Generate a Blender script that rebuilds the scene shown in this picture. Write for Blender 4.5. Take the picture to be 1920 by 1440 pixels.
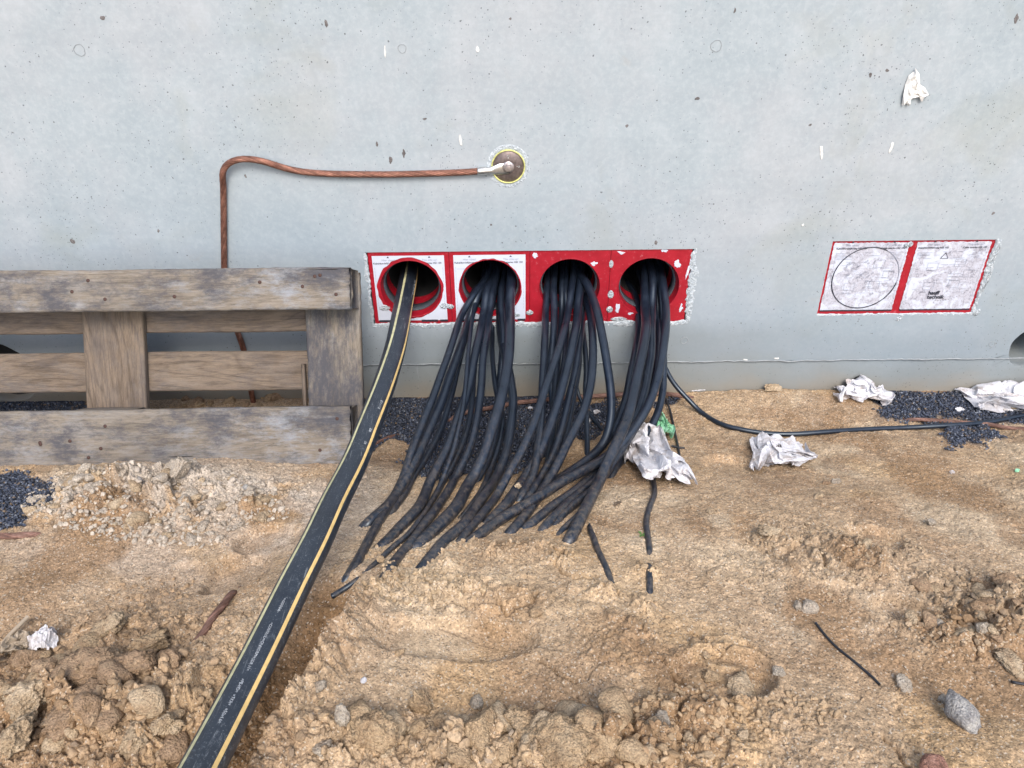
import bpy, bmesh, math, random
import numpy as np
from mathutils import Vector, Matrix
random.seed(7); RNG = np.random.default_rng(11)
for o in list(bpy.data.objects): bpy.data.objects.remove(o)
SC = bpy.context.scene; COL = SC.collection

# ------------------------------------------------------------------ camera
F_PX = 1440.0; PITCH = math.radians(31.71); ROLL = math.radians(-.607)
CAM = np.array([.2651, -1.8624, .8634])
_fw = np.array([0, math.cos(PITCH), -math.sin(PITCH)]); _rt = np.array([1., 0, 0]); _up = np.cross(_rt, _fw)
_R = math.cos(ROLL)*_rt + math.sin(ROLL)*_up; _U = -math.sin(ROLL)*_rt + math.cos(ROLL)*_up
cd = bpy.data.cameras.new('camera'); cam = bpy.data.objects.new('camera', cd); COL.objects.link(cam)
cd.sensor_width = 36; cd.lens = 36*F_PX/1920; cd.clip_start = .01; cd.clip_end = 500
M = Matrix.Identity(4)
for i in range(3): M[i][0] = _R[i]; M[i][1] = _U[i]; M[i][2] = -_fw[i]; M[i][3] = CAM[i]
cam.matrix_world = M; SC.camera = cam
# ------------------------------------------------------------------ sky, sun, exposure
SUN_EL, SUN_AZ = math.radians(46), math.radians(171)      # azimuth clockwise from +y; behind and left of the camera
W = bpy.data.worlds.new('World'); SC.world = W; W.use_nodes = True
nt = W.node_tree; sky = nt.nodes.new('ShaderNodeTexSky'); sky.sky_type = 'NISHITA'; sky.sun_disc = False
sky.sun_elevation = SUN_EL; sky.sun_rotation = SUN_AZ; sky.air_density = 1.0; sky.dust_density = 3.0; sky.ozone_density = 1.0
bg = nt.nodes['Background']; nt.links.new(sky.outputs[0], bg.inputs[0]); bg.inputs[1].default_value = .15
sl = bpy.data.lights.new('sun', 'SUN'); sl.energy = 1.3; sl.angle = math.radians(22); sl.color = (1, .95, .88)
so = bpy.data.objects.new('sun', sl); COL.objects.link(so)
sd = Vector((math.sin(SUN_AZ)*math.cos(SUN_EL), math.cos(SUN_AZ)*math.cos(SUN_EL), math.sin(SUN_EL)))
so.rotation_euler = sd.to_track_quat('Z', 'Y').to_euler()
SC.view_settings.view_transform = 'Standard'; SC.view_settings.look = 'None'
SC.view_settings.exposure = .96; SC.view_settings.gamma = 1
SC.render.resolution_x = 1024; SC.render.resolution_y = 768

# ------------------------------------------------------------------ helpers: pixels of the photo to places
def ray(px, py): return _fw + _R*(px-960)/F_PX - _U*(py-720)/F_PX
def at_y(px, py, y): r = ray(px, py); return CAM + r*((y-CAM[1])/r[1])
def at_z(px, py, z): r = ray(px, py); return CAM + r*((z-CAM[2])/r[2])

def hash2(ix, iy, seed):
    n = (ix.astype(np.int64)*374761393 + iy.astype(np.int64)*668265263 + seed*1274126177) & 0x7fffffff
    n = ((n ^ (n >> 13))*1103515245) & 0x7fffffff
    n = ((n ^ (n >> 15))*12345701) & 0x7fffffff
    return ((n ^ (n >> 11)) & 0xffffff)/float(0xffffff)
def vn(x, y, s, seed=0):
    """smooth value noise, feature size s, range about -1..1"""
    x = np.asarray(x, float)/s; y = np.asarray(y, float)/s
    ix = np.floor(x); iy = np.floor(y); fx = x-ix; fy = y-iy
    fx = fx*fx*fx*(fx*(fx*6-15)+10); fy = fy*fy*fy*(fy*(fy*6-15)+10)
    a = hash2(ix, iy, seed); b = hash2(ix+1, iy, seed); c = hash2(ix, iy+1, seed); d = hash2(ix+1, iy+1, seed)
    return 2*((a*(1-fx)+b*fx)*(1-fy) + (c*(1-fx)+d*fx)*fy) - 1
def fbm(x, y, s, oct=4, seed=0, gain=.5):
    r = 0; a = 1; t = 0
    for k in range(oct):
        c, q = math.cos(k*1.3+.4), math.sin(k*1.3+.4)
        r = r + a*vn(c*x-q*y, q*x+c*y, s/2**k, seed+k*17); t += a; a *= gain
    return r/t
def billow(x, y, s, oct=4, seed=0, gain=.5):
    r = 0; a = 1; t = 0
    for k in range(oct):
        c, q = math.cos(k*1.1+.7), math.sin(k*1.1+.7)
        r = r + a*np.sqrt(np.abs(vn(c*x-q*y, q*x+c*y, s/2.1**k, seed+k*13))+.02); t += a; a *= gain
    return r/t*2-1
def worley(x, y, s, seed=0):
    """F1, F2 distances (in cells) and the random number of the nearest cell"""
    x = np.asarray(x, float)/s; y = np.asarray(y, float)/s
    ix = np.floor(x); iy = np.floor(y)
    f1 = np.full(x.shape, 9.); f2 = np.full(x.shape, 9.); rid = np.zeros(x.shape); tilt = np.zeros(x.shape)
    for dx in (-1, 0, 1):
        for dy in (-1, 0, 1):
            cx = ix+dx; cy = iy+dy
            px = cx+hash2(cx, cy, seed+1); py = cy+hash2(cx, cy, seed+2)
            d = np.hypot(px-x, py-y); r = hash2(cx, cy, seed+3)
            m = d < f1
            tl = ((x-px)*(hash2(cx, cy, seed+4)-.5)+(y-py)*(hash2(cx, cy, seed+5)-.5))*2
            f2 = np.where(m, f1, np.minimum(f2, d)); rid = np.where(m, r, rid); tilt = np.where(m, tl, tilt); f1 = np.where(m, d, f1)
    return f1, f2, rid, tilt
_memo = {}
def memo(f):
    def g(x, y):
        if np.size(x) < 5000: return f(x, y)
        k = (f.__name__, np.shape(x), float(np.sum(x)), float(np.sum(y)))
        if k not in _memo: _memo[k] = f(x, y)
        return _memo[k]
    return g
def sstep(a, b, x): t = np.clip((x-a)/(b-a), 0, 1); return t*t*(3-2*t)

# ------------------------------------------------------------------ the lie of the land
DT = [-9, 0, .1, .2, .35, .5, .7, .9, 1.1, 1.35, 2.0, 60]
ZT = [-.335, -.332, -.328, -.312, -.272, -.225, -.168, -.12, -.088, -.065, -.05, -.05]
def gauss(x, y, c, rx, ry, rot=0):
    dx = x-c[0]; dy = y-c[1]; cr, sr = math.cos(rot), math.sin(rot)
    u = (dx*cr+dy*sr)/rx; v = (-dx*sr+dy*cr)/ry
    return np.exp(-(u*u+v*v))
def h0(x, y):
    d = -np.asarray(y, float); x = np.asarray(x, float)
    z = np.interp(d, DT, ZT)
    z = z - .035*sstep(.05, -.45, x)*sstep(.45, .9, d)                       # lower ground on the left
    z = z + .030*gauss(x, y, (.12, -.86), .26, .17)                           # mound over the cable ends
    z = z + .020*gauss(x, y, (1.0, -.02), .32, .14)                           # sand banked against the wall
    z = z + .018*gauss(x, y, (-.50, -.52), .28, .12)                          # rubble heap under the pallet
    z = z - .030*gauss(x, y, (.27, -.30), .28, .12)                           # hollow under the cables
    return z
def gnd(px, py, off=0):
    lo, hi = .3, 6.0; r = ray(px, py)
    ts = np.linspace(.8, 3.2, 500); P = CAM[None, :]+ts[:, None]*r[None, :]
    k = np.argmax(P[:, 2] < h0(P[:, 0], P[:, 1])+off); a, b = ts[k-1], ts[k]
    for _ in range(20):
        m = (a+b)/2; p = CAM+r*m
        if p[2] < h0(p[0], p[1])+off: b = m
        else: a = m
    return CAM+r*(a+b)/2

def seg_dist(x, y, pts):
    """distance and position along a polyline; sign + on its right side"""
    best = np.full(np.shape(x), 9e9); sgn = np.ones(np.shape(x)); tt = np.zeros(np.shape(x)); L = 0
    for a, b in zip(pts[:-1], pts[1:]):
        ab = np.array([b[0]-a[0], b[1]-a[1]]); l2 = ab@ab
        t = np.clip(((x-a[0])*ab[0]+(y-a[1])*ab[1])/l2, 0, 1)
        dx = x-(a[0]+t*ab[0]); dy = y-(a[1]+t*ab[1]); d = np.hypot(dx, dy)
        m = d < best; best = np.where(m, d, best)
        sgn = np.where(m, np.sign(ab[0]*dy-ab[1]*dx), sgn); tt = np.where(m, L+t*math.sqrt(l2), tt); L += math.sqrt(l2)
    return best, sgn, tt
G = {k: gnd(*v) for k, v in dict(prL1=(440, 1060), prL2=(505, 1010), shelf=(850, 1200), cres=(1368, 1262), prR=(1690, 1132),
     hole=(1640, 1012), cake=(1560, 1055), lump=(200, 1330), rub=(250, 960), rubR=(1830, 1150), botm=(960, 1400), botl=(600, 1380), hook=(1360, 880)).items()}
bank = [gnd(*p)[:2] for p in [(710, 1085), (672, 1130), (640, 1190), (606, 1245), (580, 1295), (552, 1340), (520, 1392), (492, 1440), (448, 1540)]]
def zone(px, py, rx, ry):            # a soft patch given by its centre and size in the photo
    c = gnd(px, py); a = gnd(px+rx, py); b = gnd(px, py+ry)
    return (c[:2], abs(a[0]-c[0]), abs(b[1]-c[1]))
ZR = [zone(170, 1340, 330, 130), zone(300, 930, 260, 60), zone(1840, 1150, 150, 80), zone(950, 1420, 420, 70), zone(560, 1410, 160, 60),
      zone(250, 1200, 190, 60), zone(1330, 1350, 170, 60), zone(1560, 1050, 170, 60), zone(880, 1120, 160, 40), zone(1180, 1220, 120, 60)]
ZRA = [1.0, .9, .8, .95, .6, .6, .45, .4, .5, .35]
@memo
def rough_mask(x, y):
    m = np.zeros(np.shape(x))
    for (c, rx, ry), a in zip(ZR, ZRA): m = np.maximum(m, a*gauss(x, y, c, rx, ry))
    return m
SMOOTH = [zone(860, 1195, 150, 45), zone(440, 1062, 55, 40), zone(500, 1005, 60, 30), zone(1690, 1132, 55, 20)]
@memo
def smooth_mask(x, y):
    m = np.zeros(np.shape(x))
    for (c, rx, ry) in SMOOTH: m = np.maximum(m, gauss(x, y, c, rx*1.15, ry*1.15))
    d, s, t = seg_dist(x, y, bank); m = np.maximum(m, np.where(s < 0, sstep(.09, .05, d), sstep(.012, .0, d)))
    return m
# gravel patches, as polygons of the photo
def poly_mask(x, y, pts, soft=.02):
    w = [gnd(*p)[:2] for p in pts]; w.append(w[0])
    d, s, t = seg_dist(x, y, w)
    ins = np.zeros(np.shape(x), bool)
    for a, b in zip(w[:-1], w[1:]):
        c = ((a[1] > y) != (b[1] > y)) & (x < (b[0]-a[0])*(y-a[1])/(b[1]-a[1]+1e-12)+a[0]); ins ^= c
    return np.where(ins, d, -d)
GRAV = [[(690, 741), (1290, 735), (1296, 752), (1262, 770), (1190, 785), (1130, 810), (1090, 838), (980, 880), (860, 900), (800, 895), (765, 865), (735, 830), (700, 838), (690, 800)],
        [(1565, 745), (1640, 728), (1935, 722), (1990, 760), (1960, 800), (1840, 796), (1700, 786), (1640, 770)],
        [(1735, 818), (1800, 806), (1860, 812), (1850, 836), (1800, 838)],
        [(-60, 880), (70, 885), (98, 930), (88, 985), (60, 1012), (-60, 1016)],
        [(-200, 735), (180, 745), (200, 775), (150, 790), (-200, 800)]]
@memo
def grav_mask(x, y):
    n = fbm(x, y, .09, 4, 5)*.075; m = np.full(np.shape(x), -9.)
    for k, g in enumerate(GRAV): m = np.maximum(m, poly_mask(x, y, g))
    return sstep(-.012, .012, m+n-.008)
CRES = [gnd(*p)[:2] for p in [(1235, 1230), (1262, 1278), (1305, 1312), (1360, 1330), (1420, 1328), (1462, 1305), (1472, 1280)]]
CRK = [[gnd(*p)[:2] for p in q] for q in [
    [(1030, 1025), (1060, 1040), (1040, 1062), (1075, 1085), (1120, 1082)], [(1295, 1185), (1330, 1215), (1345, 1222), (1400, 1212), (1440, 1240)],
    [(1240, 1245), (1275, 1275), (1300, 1300)], [(925, 1130), (950, 1150), (985, 1140), (1010, 1120)], [(1180, 1365), (1190, 1400), (1200, 1438)],
    [(1055, 1400), (1080, 1440)], [(1530, 1040), (1545, 1072), (1570, 1090), (1600, 1098)], [(1010, 1240), (1050, 1275), (1075, 1285)],
    [(1560, 1055), (1600, 1075), (1640, 1080)], [(1660, 1380), (1690, 1410), (1700, 1440)]]]
ENDS = [gnd(*p)[:2] for p in [(618, 1122), (640, 1110), (714, 1104), (776, 1098), (850, 1046), (944, 1020), (969, 1016), (1004, 1018), (1030, 1014), (1058, 1036), (1147, 1100), (1216, 1060), (1218, 1122), (696, 1050), (905, 1004), (800, 1068)]]
@memo
def end_mask(x, y):
    m = np.zeros(np.shape(x)); x = x+.008*fbm(x, y, .03, 2, 881); y = y+.008*fbm(x, y, .03, 2, 882)
    for i, c in enumerate(ENDS): m = np.maximum(m, gauss(x, y, (c[0]-.012, c[1]-.024), .026, .020))
    return m
def hfull(x, y, detail=True, ends=True):
    x = np.asarray(x, float); y = np.asarray(y, float)
    z = h0(x, y)
    rm = rough_mask(x, y); sm = smooth_mask(x, y); gm = grav_mask(x, y)
    dbk, sbk, _t = seg_dist(x, y, bank); rm = np.maximum(rm, .7*np.exp(-(dbk/.05)**2)*(sbk > 0))
    fade = sstep(4, 2, np.hypot(x-.3, y+.8))*.9+.1
    cz = np.maximum(gauss(x, y, (.32, -.42), .30, .17), gauss(x, y, (.07, -.64), .24, .14))   # among the cables
    z = z + .026*fbm(x, y, .34, 3, 21)*(1-.7*cz)*sstep(.02, .25, -y)*(1-gm)
    # furrow of the pipe, with its broken right bank
    d, s, t = seg_dist(x, y, bank); sd = d*s+.006*fbm(x, y, .035, 4, 31)
    prof = np.where(sd > 0, .042*np.exp(-sd/.10)*sstep(-.002, .006, sd), -.078*sstep(.002, -.022, sd)*sstep(-.17, -.06, sd))
    z = z + prof*sstep(0, .12, t)
    # prints and hollows
    for (px, py, rx, ry, dep) in [(440, 1062, 62, 44, .034), (500, 1000, 60, 26, .018), (850, 1200, 165, 44, .022), (1690, 1134, 62, 24, .020),
                                  (1640, 1015, 60, 24, .018), (1375, 872, 60, 22, .020), (330, 1090, 40, 50, .010)]:
        c, a, b = zone(px, py, rx, ry)
        q = gauss(x, y, c, a, b)
        z = z - dep*sstep(.32, .55, q + .10*fbm(x, y, .05, 3, int(px)))
    dc, scs, tc = seg_dist(x, y, CRES)
    c_, a_, b_ = zone(1352, 1268, 100, 50); q = gauss(x, y, c_, a_, b_)+.05*fbm(x, y, .05, 3, 93); z = z - .017*sstep(.32, .46, q)*(1-.55*sstep(.45, .9, q))+.006*sstep(.15, .33, q)*sstep(.36, .33, q)
    # crusted slab of dried mud
    c, a, b = zone(1570, 1055, 110, 48); q = gauss(x, y, c, a, b, .2)+.16*fbm(x, y, .06, 3, 77)
    z = z + .009*sstep(.42, .46, q)*(1+.35*np.sin((x-c[0]+.6*(y-c[1]))*2*math.pi/.038))
    c, a, b = zone(1437, 1020, 32, 16); q = gauss(x, y, c, a, b)+.14*fbm(x, y, .03, 3, 78); z = z+.008*sstep(.34, .40, q)
    c, a, b = zone(1380, 1225, 95, 36); q = gauss(x, y, c, a, b, -.2)+.2*fbm(x, y, .05, 3, 79); z = z+.010*sstep(.45, .5, q)
    c, a, b = zone(870, 1110, 120, 36); q = gauss(x, y, c, a, b, -.2)+.3*fbm(x, y, .06, 3, 80); z = z+.010*sstep(.5, .56, q)
    # cracks
    if ends: em = end_mask(x, y); z = z + .009*em*(.75+.6*fbm(x, y, .018, 3, 883)); rm = np.maximum(rm, .45*em)
    jx = x+.006*fbm(x, y, .02, 3, 91); jy = y+.006*fbm(x, y, .02, 3, 92)
    for q in CRK:
        dk, _, _ = seg_dist(jx, jy, q); z = z - .010*np.exp(-(dk/.0030)**2)*1.3
    # clods of several sizes, shaped by warped cells
    wx = x + .010*fbm(x, y, .035, 3, 41); wy = y + .010*fbm(x, y, .035, 3, 42)
    A = (1-sm)*(1-gm)*fade*(1-.9*cz)
    for k, (s, amp, base, thr) in enumerate([(.095, .050, -.38, .35), (.052, .034, -.14, .30), (.029, .019, -.02, .26), (.015, .0085, .12, .22), (.0075, .0050, .18, .10)]):
        f1, f2, rid, tl = worley(wx+k*3.1, wy-k*1.7, s, 100+k*9)
        m = np.clip(base+1.15*rm+.22*fbm(x, y, .15, 2, 60+k), 0, 1)
        b = sstep(.0, .13, f2-f1)*np.clip(1.0+1.9*tl-.25*f1, 0, 2.2)*sstep(1.0, .7, f1)
        z = z + A*amp*m*b*np.clip((rid-thr)/(1-thr), 0, 1)
    rg_ = billow(wx, wy, .050, 4, 151, .55)
    z = z + .0068*rg_*(1-sm*.85)*(1-gm*.85)*fade*(.40+.8*rm)*(1-.5*cz)
    z = z + .0050*fbm(x, y, .040, 4, 51, .50)*(1-sm*.8)*(1-gm*.8)*fade*(.55+.7*rm)*(1-.5*cz)
    if detail: z = z + .0011*billow(x, y, .009, 2, 58)*(1-sm*.75)*fade
    z = np.where(y > -.004, np.minimum(z, -.325), z)
    return z

# ------------------------------------------------------------------ helpers: meshes and objects
def mesh_np(name, V, Fs, mat=None, smooth=True, col=None):
    """V (n,3); Fs: list of integer arrays (m,k) of one k each"""
    me = bpy.data.meshes.new(name); V = np.asarray(V, np.float32)
    me.vertices.add(len(V)); me.vertices.foreach_set('co', V.ravel())
    Fs = [np.asarray(f) for f in (Fs if isinstance(Fs, list) else [Fs]) if len(f)]
    loops = np.concatenate([f.ravel() for f in Fs]).astype(np.int32)
    cnt = np.concatenate([np.full(len(f), f.shape[1]) for f in Fs]).astype(np.int32)
    st = np.concatenate([[0], np.cumsum(cnt)[:-1]]).astype(np.int32)
    me.loops.add(len(loops)); me.loops.foreach_set('vertex_index', loops)
    me.polygons.add(len(cnt)); me.polygons.foreach_set('loop_start', st); me.polygons.foreach_set('loop_total', cnt)
    me.update(calc_edges=True); me.validate()
    me.polygons.foreach_set('use_smooth', np.full(len(me.polygons), bool(smooth)))
    if col is not None:
        a = me.color_attributes.new('Col', 'FLOAT_COLOR', 'POINT'); c = np.ones((len(V), 4), np.float32); c[:, :3] = col
        a.data.foreach_set('color', c.ravel())
    if mat: me.materials.append(mat)
    return me
def link(name, me, parent=None, loc=None, rot=None):
    o = bpy.data.objects.new(name, me); COL.objects.link(o)
    if parent: o.parent = parent
    if loc is not None: o.location = loc
    if rot is not None: o.rotation_euler = rot
    return o
def tag(o, label=None, cat=None, group=None, kind=None):
    for k, v in (('label', label), ('category', cat), ('group', group), ('kind', kind)):
        if v: o[k] = v
    return o
def empty(name, loc=(0, 0, 0), rot=None): o = link(name, None, None, loc, rot); o.empty_display_size = .05; return o
class MB:
    def __init__(s): s.V = []; s.F = {}; s.n = 0; s.C = []
    def add(s, V, F, c=None):
        V = np.asarray(V, float); s.V.append(V)
        for f in (F if isinstance(F, list) else [F]):
            f = np.asarray(f)
            if len(f): s.F.setdefault(f.shape[1], []).append(f+s.n)
        s.n += len(V); s.C.append(np.tile(np.array(c if c is not None else (1, 1, 1)), (len(V), 1)) if np.ndim(c) < 2 else c)
    def mesh(s, name, mat, smooth=True): return mesh_np(name, np.concatenate(s.V), [np.concatenate(v) for v in s.F.values()], mat, smooth, np.concatenate(s.C))
    def build(s, name, mat, parent=None, smooth=True, **k): return link(name, s.mesh(name, mat, smooth), parent, **k)
def grid_faces(nu, nv, wrap=False):
    i = np.arange(nu-1)[:, None]*nv; j = np.arange(nv if wrap else nv-1)[None, :]; jn = (j+1) % nv
    return np.stack([i+j, i+nv+j, i+nv+jn, i+jn], -1).reshape(-1, 4)
def catmull(P, step=.008):
    P = np.asarray(P, float); Q = np.vstack([2*P[0]-P[1], P, 2*P[-1]-P[-2]]); out = []
    for i in range(1, len(Q)-2):
        p0, p1, p2, p3 = Q[i-1:i+3]; n = max(2, int(np.linalg.norm(p2-p1)/step))
        t = np.linspace(0, 1, n, endpoint=False)[:, None]
        out.append(.5*((2*p1)+(p2-p0)*t+(2*p0-5*p1+4*p2-p3)*t**2+(3*p1-p0-3*p2+p3)*t**3))
    out.append(Q[-2][None]); return np.vstack(out)
def resample(P, step):
    L = np.concatenate([[0], np.cumsum(np.linalg.norm(np.diff(P, axis=0), axis=1))]); s = np.linspace(0, L[-1], max(3, int(L[-1]/step)))
    return np.stack([np.interp(s, L, P[:, k]) for k in range(3)], 1), s
def smooth_path(P, n=3, keep=1):
    P = P.copy()
    for _ in range(n): P[keep:-keep] = .25*P[keep-1:-keep-1]+.5*P[keep:-keep]+.25*P[keep+1:len(P)-keep+1]
    return P
def frames(P, ref=(0, 0, 1)):
    T = np.gradient(P, axis=0); T /= np.linalg.norm(T, axis=1)[:, None]
    n = np.cross(T[0], ref); 
    if np.linalg.norm(n) < 1e-3: n = np.cross(T[0], (1, 0, 0))
    n /= np.linalg.norm(n); N = [n]
    for i in range(1, len(P)):
        n = n-T[i]*(n@T[i]); n = n/np.linalg.norm(n); N.append(n)
    N = np.array(N); return T, N, np.cross(T, N)
def tube(P, r, sides=12, caps=True):
    T, N, B = frames(P); r = np.broadcast_to(r, (len(P),)); a = np.linspace(0, 2*math.pi, sides, endpoint=False)
    V = P[:, None]+r[:, None, None]*(np.cos(a)[None, :, None]*N[:, None]+np.sin(a)[None, :, None]*B[:, None])
    F = [grid_faces(len(P), sides, True)]; V = V.reshape(-1, 3)
    if caps: F.append(np.array([list(range(sides))[::-1], list(range(len(V)-sides, len(V)))]).reshape(2, sides))
    return V, F
def rope(P, r, strands=9, turns_per_m=9, sides=6):
    """a stranded conductor: helical wires round a core"""
    mb = MB(); T, N, B = frames(P); L = np.concatenate([[0], np.cumsum(np.linalg.norm(np.diff(P, axis=0), axis=1))])
    rs = r*math.sin(math.pi/strands)*.98; rc = r-rs
    V, F = tube(P, rc, 8); mb.add(V, F, (.12, .12, .12))
    for k in range(strands):
        a = 2*math.pi*(k/strands+L*turns_per_m)
        Q = P+rc*(np.cos(a)[:, None]*N+np.sin(a)[:, None]*B); c = .65+.6*random.random()
        V, F = tube(Q, rs, sides); mb.add(V, F, (c, c, c))
    return mb
_ico = {}
def ico(sub):
    if sub not in _ico:
        bm = bmesh.new(); bmesh.ops.create_icosphere(bm, subdivisions=sub, radius=1)
        V = np.array([v.co for v in bm.verts]); V /= np.linalg.norm(V, axis=1)[:, None]
        _ico[sub] = (V, np.array([[v.index for v in f.verts] for f in bm.faces])); bm.free()
    return _ico[sub]
def n3(P, s, seed):     # cheap 3-d noise out of three 2-d ones
    return (vn(P[:, 0]+P[:, 2]*.7, P[:, 1]-P[:, 2]*.5, s, seed)+vn(P[:, 1]+P[:, 0]*.6, P[:, 2]-P[:, 0]*.4, s, seed+5)+vn(P[:, 2]+P[:, 1]*.5, P[:, 0]-P[:, 1]*.7, s, seed+9))/1.8
def rock(seed, sub=3, planes=14, sharp=14, noise=.08, scale=(1, 1, .7), lo=.55, hi=.92):
    rg = np.random.default_rng(seed); D, F = ico(sub)
    n = rg.normal(size=(planes, 3)); n /= np.linalg.norm(n, axis=1)[:, None]; h = rg.uniform(lo, hi, planes)
    q = np.clip(D@n.T, 1e-3, None)/h[None, :]
    r = 1/(np.sum(q**sharp, axis=1)+.95**sharp)**(1/sharp)
    P = D*r[:, None]
    if noise: P = P*(1+noise*n3(P, .55, seed)+noise*.75*n3(P, .25, seed+3)+(noise*.6*n3(P, .12, seed+4)+noise*.6*n3(P, .06, seed+6)+(noise*.45*n3(P, .03, seed+7) if sub > 4 else 0) if sub > 3 else 0))[:, None]
    return P*np.array(scale), F
def rotm(a, b, c): return np.array(Matrix.Rotation(c, 3, 'Z') @ Matrix.Rotation(b, 3, 'Y') @ Matrix.Rotation(a, 3, 'X'))

# ------------------------------------------------------------------ helpers: materials
def mat(name):
    m = bpy.data.materials.new(name); m.use_nodes = True; t = m.node_tree; return m, t, t.nodes['Principled BSDF']
def nd(t, typ, **k):
    n = t.nodes.new(typ)
    for a, v in k.items():
        if a in n.inputs.keys() if isinstance(a, str) else False: n.inputs[a].default_value = v
        else: setattr(n, a, v)
    return n
def lk(t, a, b): t.links.new(a, b)
def noise(t, vec, scale, detail=4, rough=.55, dist=0):
    n = t.nodes.new('ShaderNodeTexNoise'); n.inputs['Scale'].default_value = scale; n.inputs['Detail'].default_value = detail
    n.inputs['Roughness'].default_value = rough; n.inputs['Distortion'].default_value = dist
    if vec is not None: lk(t, vec, n.inputs['Vector'])
    return n.outputs['Fac']
def voro(t, vec, scale, feature='F1', out='Distance', rand=1):
    n = t.nodes.new('ShaderNodeTexVoronoi'); n.feature = feature; n.inputs['Scale'].default_value = scale; n.inputs['Randomness'].default_value = rand
    if vec is not None: lk(t, vec, n.inputs['Vector'])
    return n.outputs[out]
def ramp(t, fac, stops):
    n = t.nodes.new('ShaderNodeValToRGB'); e = n.color_ramp.elements
    while len(e) < len(stops): e.new(.5)
    for i, (p, c) in enumerate(stops):
        e[i].position = p; e[i].color = (c, c, c, 1) if isinstance(c, (int, float)) else (*c, 1)
    lk(t, fac, n.inputs[0]); return n.outputs[0]
def mix(t, fac, a, b, mode='MIX'):
    n = t.nodes.new('ShaderNodeMix'); n.data_type = 'RGBA'; n.blend_type = mode
    for s, v in ((0, fac), (6, a), (7, b)):
        if hasattr(v, 'is_output'): lk(t, v, n.inputs[s])
        elif s == 0: n.inputs[0].default_value = v
        else: n.inputs[s].default_value = (*v, 1)
    return n.outputs[2]
def math_(t, op, a, b=None, c=None):
    n = t.nodes.new('ShaderNodeMath'); n.operation = op
    for i, v in enumerate((a, b, c)):
        if v is None: continue
        if hasattr(v, 'is_output'): lk(t, v, n.inputs[i])
        else: n.inputs[i].default_value = v
    return n.outputs[0]
def bump(t, b, h, strength, dist, prev=None):
    n = t.nodes.new('ShaderNodeBump'); n.inputs['Strength'].default_value = strength; n.inputs['Distance'].default_value = dist
    lk(t, h, n.inputs['Height'])
    if prev is not None: lk(t, prev, n.inputs['Normal'])
    lk(t, n.outputs[0], b.inputs['Normal']); return n.outputs[0]
def coord(t, which='Object', scale=None, rot=None):
    c = t.nodes.new('ShaderNodeTexCoord').outputs[which]
    if scale or rot:
        m = t.nodes.new('ShaderNodeMapping'); lk(t, c, m.inputs[0])
        if scale: m.inputs['Scale'].default_value = scale
        if rot: m.inputs['Rotation'].default_value = rot
        c = m.outputs[0]
    return c
def geo_pos(t): return t.nodes.new('ShaderNodeNewGeometry').outputs['Position']
def attr(t, n='Col'): a = t.nodes.new('ShaderNodeAttribute'); a.attribute_name = n; return a
def plain(name, c, rough=.5, metal=0, var=.15, vs=60, bmp=.1, bd=.0005, spec=None):
    m, t, b = mat(name); v = coord(t)
    n = noise(t, v, vs, 5); n2 = noise(t, v, vs*.12, 3)
    f = mix(t, 1, ramp(t, n, [(.3, 1-var), (.7, 1+var)]), ramp(t, n2, [(.3, 1-var*.7), (.7, 1+var*.7)]), 'MULTIPLY')
    lk(t, mix(t, 1, c, f, 'MULTIPLY'), b.inputs['Base Color'])
    b.inputs['Roughness'].default_value = rough; b.inputs['Metallic'].default_value = metal
    if spec is not None: b.inputs['Specular IOR Level'].default_value = spec
    if bmp: bump(t, b, n, bmp, bd)
    return m

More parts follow.
